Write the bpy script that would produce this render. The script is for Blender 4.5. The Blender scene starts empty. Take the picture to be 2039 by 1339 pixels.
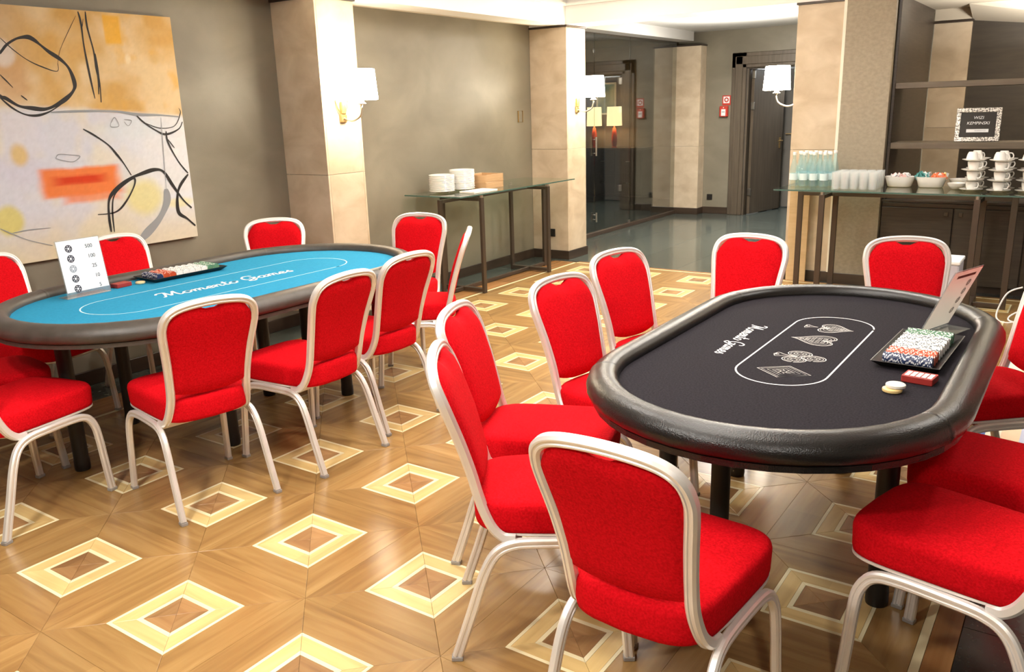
import bpy, math, random
from mathutils import Vector, Matrix
random.seed(7)
PI = math.pi
SC = bpy.context.scene
COL = SC.collection
# ------------------------------------------------------------------ camera
CAM = (2.971, -1.380, 1.6125)
yaw, pitch, roll, FPX = -0.6073, 0.2652, -0.0304, 1666.95
fwd = Vector((math.sin(yaw)*math.cos(pitch), math.cos(yaw)*math.cos(pitch), -math.sin(pitch)))
rgt = Vector((math.cos(yaw), -math.sin(yaw), 0)); upv = rgt.cross(fwd)
r2 = rgt*math.cos(roll)+upv*math.sin(roll); u2 = -rgt*math.sin(roll)+upv*math.cos(roll)
cd = bpy.data.cameras.new('camera'); cam = bpy.data.objects.new('camera', cd); COL.objects.link(cam)
cam.matrix_world = Matrix(((r2.x, u2.x, -fwd.x, CAM[0]), (r2.y, u2.y, -fwd.y, CAM[1]), (r2.z, u2.z, -fwd.z, CAM[2]), (0, 0, 0, 1)))
cd.sensor_fit = 'HORIZONTAL'; cd.sensor_width = 36.0; cd.lens = 36.0*FPX/2039; cd.clip_start = 0.02; cd.clip_end = 60
SC.camera = cam
# ------------------------------------------------------------------ world, lights, exposure
W = bpy.data.worlds.new('world'); SC.world = W; W.use_nodes = True
W.node_tree.nodes['Background'].inputs[0].default_value = (1.0, .93, .82, 1); W.node_tree.nodes['Background'].inputs[1].default_value = 0.15
SC.view_settings.view_transform = 'Standard'; SC.view_settings.look = 'None'
SC.view_settings.gamma = 1; SC.view_settings.use_curve_mapping = False
SC.view_settings.exposure = 0.45
try:
    SC.cycles.use_denoising = True; SC.cycles.max_bounces = 8; SC.cycles.transparent_max_bounces = 24
    SC.cycles.caustics_reflective = False; SC.cycles.caustics_refractive = False; SC.cycles.sample_clamp_indirect = 6
except Exception: pass
def area(name, loc, size, power, color=(1, .9, .76), rot=(0, 0, 0), sy=None):
    l = bpy.data.lights.new(name, 'AREA'); l.energy = power; l.color = color
    l.shape = 'DISK' if sy is None else 'RECTANGLE'; l.size = size
    if sy: l.size_y = sy
    o = bpy.data.objects.new(name, l); COL.objects.link(o); o.location = loc; o.rotation_euler = rot
    return o
LW = (1, .955, .885)
for x, y, p in ((0.5, -1.0, 32), (1.4, -1.8, 46), (3.6, -2.0, 38), (0.3, 1.7, 21), (1.5, 1.9, 14), (-0.4, 4.3, 24), (-0.8, 5.5, 14), (1.5, 4.3, 21), (3.4, 3.8, 26)):
    area('ceiling_downlight', (x, y, 2.72), 0.26, p, LW)
area('ceiling_fill_up', (1.6, 0.6, 2.25), 1.2, 62, LW, (PI, 0, 0))  # added upward fill that brightens ceiling and soffit; no fixture hangs here
area('ceiling_fill_up', (0.9, 4.2, 2.25), 0.9, 48, LW, (PI, 0, 0))  # second added fill, bounced off the ceiling towards the far end
area('lobby_downlight', (-0.6, 8.6, 2.58), 0.5, 82, LW)
area('lobby_fill_up', (-0.7, 8.7, 2.1), 0.6, 68, LW, (PI, 0, 0))  # unseen fill added to lift the lobby ceiling
area('corridor_light', (-0.7, 12.0, 2.5), 0.5, 60, (.85, .93, 1))
area('alcove_fill_up', (2.7, 7.2, 2.0), 0.5, 62, LW, (PI, 0, 0))  # added fill aimed up at the alcove soffit, not a real fitting

# ------------------------------------------------------------------ helpers
ORD = ['first', 'second', 'third', 'fourth', 'fifth', 'sixth', 'seventh', 'eighth', 'ninth', 'tenth', '11th', '12th', '13th', '14th', '15th', '16th', '17th', '18th', '19th', '20th', '21st', '22nd', '23rd']+['%dth' % k if k % 10 not in (1, 2, 3) else '%d%s' % (k, {1: 'st', 2: 'nd', 3: 'rd'}[k % 10]) for k in range(24, 60)]
def smoothstep(a, b, x):
    t = min(1, max(0, (x-a)/(b-a))); return t*t*(3-2*t)
class MB:
    def __init__(s): s.v = []; s.f = []; s.uv = None; s.c = None
    def add(s, V, F):
        o = len(s.v); s.v += [tuple(p) for p in V]; s.f += [tuple(i+o for i in q) for q in F]; return s
    def box(s, x0, x1, y0, y1, z0, z1, bev=0.0):
        if bev <= 0:
            V = [(x, y, z) for z in (z0, z1) for y in (y0, y1) for x in (x0, x1)]
            F = [(0, 2, 3, 1), (4, 5, 7, 6), (0, 1, 5, 4), (2, 6, 7, 3), (0, 4, 6, 2), (1, 3, 7, 5)]
            return s.add(V, F)
        b = min(bev, (x1-x0)*.45, (y1-y0)*.45, (z1-z0)*.45)
        def ring(z, i): return [(x0+i, y0+b if i == 0 else y0+i, z)]
        def oct(z, k):   # k inset of the outline
            a = [(x0+k+b, y0+k), (x1-k-b, y0+k), (x1-k, y0+k+b), (x1-k, y1-k-b), (x1-k-b, y1-k), (x0+k+b, y1-k), (x0+k, y1-k-b), (x0+k, y0+k+b)]
            return [(p[0], p[1], z) for p in a]
        R = oct(z0, b*.6)+oct(z0+b, 0)+oct(z1-b, 0)+oct(z1, b*.6)
        F = [tuple(range(7, -1, -1)), tuple(range(24, 32))]
        for k in range(3):
            for i in range(8):
                j = (i+1) % 8; F.append((k*8+i, k*8+j, k*8+8+j, k*8+8+i))
        return s.add(R, F)
    def bar(s, p, q, w, h=None, up=(0, 0, 1)):
        p = Vector(p); q = Vector(q); h = h or w; t = (q-p).normalized(); u = Vector(up)
        if abs(t.dot(u)) > .99: u = Vector((1, 0, 0))
        a = t.cross(u).normalized(); b = a.cross(t)
        V = [e+a*sx*w/2+b*sy*h/2 for e in (p, q) for sx, sy in ((-1, -1), (1, -1), (1, 1), (-1, 1))]
        return s.add(V, [(3, 2, 1, 0), (4, 5, 6, 7), (0, 1, 5, 4), (1, 2, 6, 5), (2, 3, 7, 6), (3, 0, 4, 7)])
    def lathe(s, prof, n=24, c=(0, 0, 0), cap0=True, cap1=True, axis='z'):
        V = []; F = []
        for r, z in prof:
            for i in range(n):
                a = 2*PI*i/n; V.append((c[0]+r*math.cos(a), c[1]+r*math.sin(a), c[2]+z))
        for k in range(len(prof)-1):
            for i in range(n):
                j = (i+1) % n; F.append((k*n+i, k*n+j, (k+1)*n+j, (k+1)*n+i))
        if cap0: F.append(tuple(range(n-1, -1, -1)))
        if cap1: F.append(tuple((len(prof)-1)*n+i for i in range(n)))
        return s.add(V, F)
    def sweep(s, path, prof, side, cap=True, closed=False):
        """prof: (a, b) pairs, a along side, b along tangent x side"""
        P = [Vector(p) for p in path]; n = len(P); m = len(prof); V = []; F = []
        for i in range(n):
            if closed: t = P[(i+1) % n]-P[i-1]
            else: t = P[min(i+1, n-1)]-P[max(i-1, 0)]
            t.normalize(); a = Vector(side(i) if callable(side) else side); a = (a-t*a.dot(t)).normalized(); b = t.cross(a)
            V += [P[i]+a*p[0]+b*p[1] for p in prof]
        for i in range(n if closed else n-1):
            k = (i+1) % n
            for j in range(m):
                l = (j+1) % m; F.append((i*m+j, i*m+l, k*m+l, k*m+j))
        if cap and not closed: F += [tuple(range(m-1, -1, -1)), tuple((n-1)*m+j for j in range(m))]
        return s.add(V, F)
    def tube(s, path, r, n=8, closed=False):
        prof = [(r*math.cos(2*PI*i/n), r*math.sin(2*PI*i/n)) for i in range(n)]
        P = [Vector(p) for p in path]; t = (P[-1]-P[0]); side = Vector((0, 0, 1)) if abs(t.normalized().z) < .8 else Vector((1, 0, 0))
        if t.length < 1e-6: side = Vector((0, 0, 1))
        return s.sweep(path, prof, side, closed=closed)
    def grid(s, fn, nu, nv):
        V = [fn(i/(nu-1), j/(nv-1)) for j in range(nv) for i in range(nu)]
        F = [(j*nu+i, j*nu+i+1, (j+1)*nu+i+1, (j+1)*nu+i) for j in range(nv-1) for i in range(nu-1)]
        return s.add(V, F)
    def prism(s, pts, z0, z1):
        n = len(pts); V = [(x, y, z0) for x, y in pts]+[(x, y, z1) for x, y in pts]
        F = [tuple(range(n-1, -1, -1)), tuple(range(n, 2*n))]+[(i, (i+1) % n, n+(i+1) % n, n+i) for i in range(n)]
        return s.add(V, F)
    def mesh(s, name, m, smooth=False):
        me = bpy.data.meshes.new(name); me.from_pydata(s.v, [], s.f)
        if s.uv:
            l = me.uv_layers.new(name='UVMap')
            for i, lp in enumerate(me.loops): l.data[i].uv = s.uv[lp.vertex_index]
        if s.c:
            a = me.color_attributes.new('Col', 'FLOAT_COLOR', 'POINT')
            for i, c in enumerate(s.c): a.data[i].color = (c[0], c[1], c[2], 1)
        if m: me.materials.append(m)
        if smooth: me.polygons.foreach_set('use_smooth', [True]*len(me.polygons)); sharp(me, smooth if isinstance(smooth, float) else 40.0)
        me.update(); return me
    def obj(s, name, m, parent=None, smooth=False):
        o = bpy.data.objects.new(name, s.mesh(name, m, smooth)); COL.objects.link(o)
        if parent: o.parent = parent
        return o
def sharp(me, deg):
    try: me.set_sharp_from_angle(angle=math.radians(deg))
    except Exception: pass
def inst(me, name, parent=None, loc=(0, 0, 0), rotz=0.0):
    o = bpy.data.objects.new(name, me); COL.objects.link(o); o.location = loc; o.rotation_euler = (0, 0, rotz)
    if parent: o.parent = parent
    return o
def tag(o, label, cat, group=None):
    o['label'] = label; o['category'] = cat
    if group: o['group'] = group
    return o
def thing(name, label, cat, loc=(0, 0, 0), rotz=0.0, group=None):
    o = bpy.data.objects.new(name, None); COL.objects.link(o); o.location = loc; o.rotation_euler = (0, 0, rotz); o.empty_display_size = .1
    return tag(o, label, cat, group)
def struct(o): o['kind'] = 'structure'; return o
def sroot(name, loc=(0, 0, 0)):
    o = bpy.data.objects.new(name, None); COL.objects.link(o); o.location = loc; return struct(o)
def copy_tree(o, parent=None):
    c = o.copy(); COL.objects.link(c)
    if parent: c.parent = parent
    for ch in list(o.children): copy_tree(ch, c)
    return c
def crom(pts, k=8, closed=False):
    P = [Vector(p if len(p) == 3 else (p[0], p[1], 0)) for p in pts]; n = len(P); out = []
    for i in range(n if closed else n-1):
        if closed: p0, p1, p2, p3 = P[i-1], P[i], P[(i+1) % n], P[(i+2) % n]
        else: p0, p1, p2, p3 = P[max(i-1, 0)], P[i], P[i+1], P[min(i+2, n-1)]
        for j in range(k):
            t = j/k
            out.append(.5*((2*p1)+(p2-p0)*t+(2*p0-5*p1+4*p2-p3)*t*t+(3*p1-p0-3*p2+p3)*t**3))
    if not closed: out.append(P[-1])
    return out
def ribbon(mb, pts, w, ex, ey, org, nrm=None, lift=0.0, taper=False):
    """flat stroke of width w along 2-D pts, laid in the plane org + x*ex + y*ey"""
    ex = Vector(ex); ey = Vector(ey); org = Vector(org); nr = ex.cross(ey).normalized()*lift; V = []; n = len(pts)
    for i in range(n):
        a = pts[max(i-1, 0)]; b = pts[min(i+1, n-1)]; d = Vector((b[0]-a[0], b[1]-a[1])); d = d.normalized() if d.length > 1e-9 else Vector((1, 0))
        ww = w*(.5 if not taper else .5*(.35+.65*math.sin(PI*(i+.5)/n)**.6)*(1+.25*math.sin(i*.37)))
        for sg in (1, -1):
            V.append(org+nr+ex*(pts[i][0]-d.y*ww*sg)+ey*(pts[i][1]+d.x*ww*sg))
    mb.add(V, [(2*i, 2*i+1, 2*i+3, 2*i+2) for i in range(n-1)])
# ------------------------------------------------------------------ materials
def newmat(name):
    m = bpy.data.materials.new(name); m.use_nodes = True; nt = m.node_tree
    return m, nt, nt.nodes['Principled BSDF']
def M(name, col, rough=.5, metal=0.0, spec=.5, emit=None, estr=0.0, coat=0.0, trans=0.0, ior=1.45):
    m, nt, b = newmat(name); b.inputs['Base Color'].default_value = (*col, 1); b.inputs['Roughness'].default_value = rough
    b.inputs['Metallic'].default_value = metal; b.inputs['Specular IOR Level'].default_value = spec; b.inputs['Coat Weight'].default_value = coat
    b.inputs['Transmission Weight'].default_value = trans; b.inputs['IOR'].default_value = ior
    if emit: b.inputs['Emission Color'].default_value = (*emit, 1); b.inputs['Emission Strength'].default_value = estr
    return m
def node(nt, t, **k):
    n = nt.nodes.new(t)
    for a, v in k.items(): setattr(n, a, v)
    return n
def ramp(nt, fac, stops):
    r = node(nt, 'ShaderNodeValToRGB'); e = r.color_ramp.elements
    while len(e) < len(stops): e.new(.5)
    for i, (p, c) in enumerate(stops): e[i].position = p; e[i].color = (*c, 1)
    nt.links.new(fac, r.inputs[0]); return r
def Mn(name, stops, scale=(5, 5, 5), detail=6, rough=.5, spec=.5, bump=0.0, bscale=None, metal=0.0, coat=0.0, sheen=0.0, coord='Object', dist=0.0, rnd=0.0):
    m, nt, b = newmat(name); tc = node(nt, 'ShaderNodeTexCoord'); mp = node(nt, 'ShaderNodeMapping'); mp.inputs['Scale'].default_value = scale
    nt.links.new(tc.outputs[coord], mp.inputs[0])
    if rnd:
        oi = node(nt, 'ShaderNodeObjectInfo'); vm = node(nt, 'ShaderNodeVectorMath', operation='SCALE'); vm.inputs[0].default_value = (13, 7, 5); nt.links.new(oi.outputs['Random'], vm.inputs['Scale'])
        va = node(nt, 'ShaderNodeVectorMath', operation='ADD'); nt.links.new(mp.outputs[0], va.inputs[0]); nt.links.new(vm.outputs[0], va.inputs[1]); vec = va.outputs[0]
    else: vec = mp.outputs[0]
    n = node(nt, 'ShaderNodeTexNoise'); n.inputs['Scale'].default_value = 1; n.inputs['Detail'].default_value = detail; n.inputs['Distortion'].default_value = dist
    nt.links.new(vec, n.inputs['Vector']); r = ramp(nt, n.outputs['Fac'], stops); out = r.outputs[0]
    if rnd:
        hs = node(nt, 'ShaderNodeHueSaturation'); mr = node(nt, 'ShaderNodeMapRange'); mr.inputs[3].default_value = 1-rnd; mr.inputs[4].default_value = 1+rnd
        nt.links.new(oi.outputs['Random'], mr.inputs[0]); nt.links.new(mr.outputs[0], hs.inputs['Value']); nt.links.new(out, hs.inputs['Color']); out = hs.outputs[0]
    nt.links.new(out, b.inputs['Base Color']); b.inputs['Roughness'].default_value = rough; b.inputs['Metallic'].default_value = metal
    b.inputs['Specular IOR Level'].default_value = spec; b.inputs['Coat Weight'].default_value = coat; b.inputs['Sheen Weight'].default_value = sheen
    if bump:
        n2 = node(nt, 'ShaderNodeTexNoise'); n2.inputs['Scale'].default_value = bscale or 300; n2.inputs['Detail'].default_value = 2
        nt.links.new(tc.outputs[coord], n2.inputs['Vector'])
        bp = node(nt, 'ShaderNodeBump'); bp.inputs['Strength'].default_value = bump; bp.inputs['Distance'].default_value = .002
        nt.links.new(n2.outputs['Fac'], bp.inputs['Height']); nt.links.new(bp.outputs[0], b.inputs['Normal'])
    return m
def Mwood(name, c0, c1, c2, rough=.27, var=.16):
    """grain runs along U of the UV map; every piece gets its own tone"""
    m, nt, b = newmat(name); uv = node(nt, 'ShaderNodeUVMap'); oi = node(nt, 'ShaderNodeObjectInfo')
    vm = node(nt, 'ShaderNodeVectorMath', operation='SCALE'); vm.inputs[0].default_value = (3.1, 17.3, 0); nt.links.new(oi.outputs['Random'], vm.inputs['Scale'])
    va = node(nt, 'ShaderNodeVectorMath', operation='ADD'); nt.links.new(uv.outputs[0], va.inputs[0]); nt.links.new(vm.outputs[0], va.inputs[1])
    mp = node(nt, 'ShaderNodeMapping'); mp.inputs['Scale'].default_value = (2.2, 26, 1); nt.links.new(va.outputs[0], mp.inputs[0])
    n = node(nt, 'ShaderNodeTexNoise'); n.inputs['Scale'].default_value = 1; n.inputs['Detail'].default_value = 5; n.inputs['Distortion'].default_value = .6
    nt.links.new(mp.outputs[0], n.inputs['Vector']); r = ramp(nt, n.outputs['Fac'], [(.3, c0), (.5, c1), (.72, c2)])
    # a broad tone per piece (boards have their own value)
    fl = node(nt, 'ShaderNodeTexWhiteNoise', noise_dimensions='2D')
    sn = node(nt, 'ShaderNodeVectorMath', operation='SNAP'); sn.inputs[1].default_value = (1, 1, 1); nt.links.new(va.outputs[0], sn.inputs[0]); nt.links.new(sn.outputs[0], fl.inputs['Vector'])
    ad = node(nt, 'ShaderNodeMath', operation='ADD'); nt.links.new(fl.outputs['Value'], ad.inputs[0]); nt.links.new(oi.outputs['Random'], ad.inputs[1])
    fr = node(nt, 'ShaderNodeMath', operation='FRACT'); nt.links.new(ad.outputs[0], fr.inputs[0])
    mr = node(nt, 'ShaderNodeMapRange'); mr.inputs[3].default_value = 1-var; mr.inputs[4].default_value = 1+var; nt.links.new(fr.outputs[0], mr.inputs[0])
    hs = node(nt, 'ShaderNodeHueSaturation'); nt.links.new(mr.outputs[0], hs.inputs['Value']); nt.links.new(r.outputs[0], hs.inputs['Color'])
    nt.links.new(hs.outputs[0], b.inputs['Base Color']); b.inputs['Roughness'].default_value = rough; b.inputs['Specular IOR Level'].default_value = .5
    return m
def Mattr(name, rough=.5, spec=.5):
    m, nt, b = newmat(name); a = node(nt, 'ShaderNodeVertexColor'); a.layer_name = 'Col'; nt.links.new(a.outputs[0], b.inputs['Base Color'])
    b.inputs['Roughness'].default_value = rough; b.inputs['Specular IOR Level'].default_value = spec; return m
def Mglass(name, tint=(.9, .95, .92), ior=1.5, rough=0.0, gcol=(1, 1, 1), haze=0.0):
    m = bpy.data.materials.new(name); m.use_nodes = True; nt = m.node_tree; nt.nodes.clear()
    o = node(nt, 'ShaderNodeOutputMaterial'); mx = node(nt, 'ShaderNodeMixShader'); tr = node(nt, 'ShaderNodeBsdfTransparent'); gl = node(nt, 'ShaderNodeBsdfGlossy')
    tr.inputs[0].default_value = (*tint, 1); gl.inputs[0].default_value = (*gcol, 1); gl.inputs['Roughness'].default_value = rough
    f = node(nt, 'ShaderNodeFresnel'); ge = node(nt, 'ShaderNodeNewGeometry'); mr = node(nt, 'ShaderNodeMapRange')
    mr.inputs[3].default_value = ior; mr.inputs[4].default_value = 1/ior; nt.links.new(ge.outputs['Backfacing'], mr.inputs[0]); nt.links.new(mr.outputs[0], f.inputs[0]); nt.links.new(f.outputs[0], mx.inputs[0])
    first = tr.outputs[0]
    if haze:
        m2 = node(nt, 'ShaderNodeMixShader'); df = node(nt, 'ShaderNodeBsdfDiffuse'); df.inputs[0].default_value = (.9, .93, .93, 1); m2.inputs[0].default_value = haze
        nt.links.new(tr.outputs[0], m2.inputs[1]); nt.links.new(df.outputs[0], m2.inputs[2]); first = m2.outputs[0]
    nt.links.new(first, mx.inputs[1]); nt.links.new(gl.outputs[0], mx.inputs[2]); nt.links.new(mx.outputs[0], o.inputs[0]); return m

m_fabric = Mn('wall_fabric', [(.3, (.175, .155, .115)), (.5, (.21, .188, .142)), (.72, (.25, .226, .174))], (1.7, 1.7, 2.4), 9, rough=.42, spec=.4, bump=.3, bscale=260, dist=.4)
m_panel = Mn('panel_fabric', [(.35, (.27, .225, .165)), (.65, (.33, .275, .20))], (30, 30, 40), 4, rough=.7, bump=.2, bscale=400)
m_stone = Mn('travertine', [(.28, (.49, .38, .26)), (.5, (.59, .48, .345)), (.75, (.69, .58, .44))], (4.2, 4.2, 6), 10, rough=.38, spec=.4, dist=.5, rnd=.07)
m_granite = Mn('green_granite', [(.35, (.045, .055, .05)), (.55, (.075, .09, .08)), (.8, (.13, .145, .125))], (35, 35, 35), 8, rough=.13, spec=.6, rnd=.12)
m_granite2 = Mn('dark_granite', [(.35, (.018, .018, .016)), (.6, (.03, .029, .025)), (.85, (.05, .047, .04))], (60, 60, 60), 8, rough=.2, spec=.5, rnd=.1)
m_joint = M('joint', (.09, .08, .07), .8)
m_under = M('subfloor', (.15, .085, .04), .9)
m_plank = Mwood('parquet_plank', (.235, .127, .042), (.305, .174, .059), (.38, .23, .085), var=.11)
m_band = Mwood('parquet_band', (.24, .105, .035), (.32, .15, .05), (.40, .20, .075))
m_border = Mwood('parquet_border', (.56, .38, .15), (.66, .47, .195), (.73, .54, .24), var=.10)
m_pale = Mwood('parquet_maple', (.78, .68, .41), (.84, .75, .47), (.89, .80, .53), var=.05)
m_center = Mwood('parquet_center', (.24, .125, .05), (.32, .175, .07), (.39, .225, .095), var=.2)
m_base = Mn('dark_baseboard', [(.3, (.035, .022, .015)), (.7, (.06, .04, .027))], (2, 2, 20), 4, rough=.35)
m_dwood = Mn('dark_wood', [(.3, (.030, .021, .015)), (.55, (.045, .032, .023)), (.8, (.062, .046, .034))], (4, 4, 60), 6, rough=.4)
m_dwood2 = Mn('dark_door_wood', [(.3, (.075, .058, .042)), (.55, (.10, .078, .056)), (.8, (.13, .10, .075))], (30, 30, 2), 6, rough=.38)
m_shelf = Mn('shelf_wood', [(.3, (.10, .075, .05)), (.7, (.145, .11, .075))], (3, 30, 30), 5, rough=.45)
m_white = M('ceiling_white', (.90, .89, .87), .8)
m_cream = M('cornice_cream', (.70, .64, .54), .6)
m_beigeceil = M('soffit_beige', (.62, .54, .42), .8)
m_red = Mn('red_fabric', [(.3, (.46, .003, .006)), (.5, (.57, .004, .009)), (.75, (.68, .006, .014))], (160, 160, 160), 3, rough=.9, spec=.06, bump=.5, bscale=420)
m_alu = Mn('champagne_aluminium', [(.3, (.78, .75, .71)), (.7, (.86, .83, .79))], (8, 8, 8), 3, rough=.38, metal=.45, spec=.5)
m_glide = M('grey_glide', (.32, .3, .28), .5)
m_vinyl = Mn('black_vinyl', [(.3, (.008, .0075, .007)), (.7, (.013, .012, .011))], (20, 20, 20), 4, rough=.27, spec=.45, bump=.5, bscale=260)
m_vinyl2 = Mn('grey_brown_vinyl', [(.3, (.05, .043, .036)), (.7, (.072, .062, .053))], (20, 20, 20), 4, rough=.4, spec=.55, bump=.35, bscale=350)
m_blue = Mn('blue_felt', [(.3, (.022, .24, .42)), (.7, (.030, .28, .48))], (90, 90, 90), 4, rough=.9, spec=.08, bump=.2, bscale=500)
m_black = Mn('black_felt', [(.3, (.012, .010, .013)), (.7, (.025, .022, .027))], (160, 160, 160), 4, rough=.85, spec=.05, bump=.25, bscale=600)
m_tleg = M('table_leg_black', (.012, .010, .009), .42)
m_print = M('white_print', (.85, .85, .84), .6)
m_printb = M('pale_blue_print', (.55, .80, .86), .6)
m_printg = M('silver_print', (.62, .60, .57), .6)
m_bronze = M('bronze_frame', (.085, .062, .045), .42, .55)
m_steel = M('brushed_steel', (.62, .6, .56), .28, 1.0)
m_brass = M('aged_brass', (.52, .36, .16), .35, .9)
m_tglass = Mglass('table_glass', (.80, .90, .86), 1.5)
m_tedge = M('glass_edge', (.06, .12, .10), .15)
m_pglass = Mglass('partition_glass', (.80, .81, .77), 2.5)
m_clear = Mglass('clear_glass', (.985, .99, .99), 1.5, 0.03, haze=.20)
m_water = Mglass('bottle_glass', (.80, .93, .95), 1.5, 0.02, haze=.12)
m_acryl = Mglass('acrylic', (.88, .90, .90), 1.5, 0.02, haze=.12)
m_china = M('white_china', (.86, .84, .80), .22, coat=.3)
m_card = Mn('cardboard', [(.3, (.52, .36, .19)), (.7, (.60, .43, .24))], (6, 6, 30), 4, rough=.8)
m_bamboo = Mn('bamboo_box', [(.3, (.42, .25, .12)), (.7, (.54, .34, .17))], (4, 4, 60), 4, rough=.6)
m_paper = M('paper', (.86, .87, .88), .7)
m_ink = M('ink', (.05, .05, .07), .7)
m_inkg = M('grey_ink', (.35, .37, .42), .7)
m_redbox = M('alarm_red', (.50, .045, .03), .4)
m_sock = M('black_plastic', (.015, .013, .012), .4)
m_shade = M('sconce_shade', (.9, .86, .78), .6, emit=(1, .86, .64), estr=50)
m_shade2 = M('lamp_shade', (.8, .65, .42), .6, emit=(1, .74, .40), estr=2.2)
m_orange = M('orange_glaze', (.75, .10, .03), .3)
m_stroke = M('black_paint', (.014, .012, .011), .55)
m_chalk = M('grey_paint', (.28, .29, .30), .8)
m_chip = Mattr('chip_plastic', .35)
m_canvas = Mattr('painted_canvas', .75, .2)
m_taupe = Mn('taupe_wall', [(.3, (.19, .155, .125)), (.7, (.24, .20, .16))], (3, 3, 9), 5, rough=.7)
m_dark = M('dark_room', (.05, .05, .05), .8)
m_corr = M('corridor_wall', (.16, .15, .135), .7)
m_lav = M('grey_bin', (.50, .49, .56), .5)

# ------------------------------------------------------------------ floor: parquet, bands, stone
floor = sroot('floor')
MB().box(-6.2, 5.6, -5.2, 16, -.06, -.0085).obj('subfloor', m_under, floor)
def trap(a, b, rnd=0, th=.008, gap=.00035, off=0.0):
    """trapezoid plank between half sizes a and b of a square ring (the -y side), with bevelled top edge"""
    g = gap; e = .0009
    o = [(-b+g*2.4, -b+g), (b-g*2.4, -b+g), (a-g*1.2 if a else 0, -a-g), (-a+g*1.2 if a else 0, -a-g)]
    if a == 0: o = o[:3]
    c = Vector((sum(p[0] for p in o)/len(o), sum(p[1] for p in o)/len(o)))
    def ins(p):
        d = c-Vector(p); return Vector(p)+d*min(.25, e/max(d.length, 1e-4)*1.4)
    n = len(o); V = [(x, y, -th) for x, y in o]+[(x, y, -.0008) for x, y in o]+[(*ins(p), 0) for p in o]
    F = [tuple(range(2*n, 3*n))]+[(i, (i+1) % n, n+(i+1) % n, n+i) for i in range(n)]+[(n+i, n+(i+1) % n, 2*n+(i+1) % n, 2*n+i) for i in range(n)]
    UV = [(.5+(p[0])*.8, .5+p[1]*.8) for p in V]
    return V, F, UV
RINGS = [('plank', .1576, .3, m_plank, 300), ('inlay_strip', .1450, .1576, m_pale, 150), ('inlay_border', .0907, .1450, m_border, 300),
         ('inlay_edging', .0745, .0907, m_pale, 150), ('inlay_center', 0, .0745, m_center, 300)]
mods = [(q*.6, p*.6) for p in range(-3, 11) for q in range(-2, 5)]
def vis(c):      # nearest visible first
    d = Vector((c[0]-CAM[0], c[1]-CAM[1])); f2 = Vector((fwd.x, fwd.y)).normalized()
    return d.length if d.dot(f2) > 1.0 and abs(d.x*f2.y-d.y*f2.x) < .75*d.dot(f2)+.5 else 100+d.length
mods.sort(key=vis)
for name, a, b, mat, cap in RINGS:
    V, F, UV = trap(a, b); mb = MB(); mb.add(V, F); mb.uv = UV; me = mb.mesh(name, mat)
    rest = MB(); rest.uv = []; k = 0
    for (x, y) in mods:
        for r in range(4):
            if k < cap: inst(me, name, floor, (x, y, 0), r*PI/2)
            else:
                c, s = math.cos(r*PI/2), math.sin(r*PI/2); rest.add([(x+p[0]*c-p[1]*s, y+p[0]*s+p[1]*c, p[2]) for p in V], F)
                ox, oy = random.randint(0, 40), random.randint(0, 40); rest.uv += [(u+ox, v+oy) for u, v in UV]
            k += 1
    o = rest.obj(name+'_far', mat, floor); o['kind'] = 'stuff'
def board(x0, x1, y0, y1, mat, name, along='y'):
    mb = MB().box(x0+.0005, x1-.0005, y0+.0005, y1-.0005, -.008, 0, .0012)
    ox, oy = random.randint(0, 40), random.randint(0, 40)
    mb.uv = [((p[1]*.8 % .9 if along == 'y' else p[0]*.8 % .9)+ox, ((p[0]-x0)*.8 if along == 'y' else (p[1]-y0)*.8)+.1+oy) for p in mb.v]
    return mb.obj(name, mat, floor)
YT = 6.3; XL, XR = -1.5, 2.7
y = -2.1
while y < YT-.01:
    y1 = min(y+1.2, YT+.03)
    board(XL-.028, XL, y, y1, m_pale, 'edge_strip'); board(XR, XR+.028, y, y1, m_pale, 'edge_strip')
    board(XL-.30, XL-.028, y, y1, m_band, 'edge_board'); board(XR+.028, XR+.105, y, y1, m_band, 'edge_board')
    y = y1
x = XL
while x < XR-.01:
    x1 = min(x+1.4, XR); board(x, x1, YT, YT+.025, m_pale, 'threshold_strip', 'x'); board(x, x1, YT+.025, YT+.075, m_band, 'threshold_board', 'x'); x = x1
def tiles(x0, x1, y0, y1, sx, sy, mat, name='stone_tile'):
    nx = max(1, round((x1-x0)/sx)); ny = max(1, round((y1-y0)/sy)); dx = (x1-x0)/nx; dy = (y1-y0)/ny
    me = MB().box(-dx/2+.001, dx/2-.001, -dy/2+.001, dy/2-.001, -.008, 0, .0008).mesh(name, mat)
    for i in range(nx):
        for j in range(ny): inst(me, name, floor, (x0+dx*(i+.5), y0+dy*(j+.5), 0))
tiles(-2.15, XL-.30, -.4, 6.38, .33, .65, m_granite)
tiles(-2.25, 1.45, YT+.075, 10.75, .62, .63, m_granite)
tiles(-1.24, -.30, 10.75, 14.8, .94, .8, m_granite)
tiles(1.45, 3.65, YT+.075, 8.3, .55, .63, m_granite2)
tiles(XR+.105, 5.4, -2.1, YT+.075, .65, .84, m_granite2)
tiles(-5.4, -2.25, 6.6, 12.4, 1.05, 1.16, m_granite)

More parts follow.
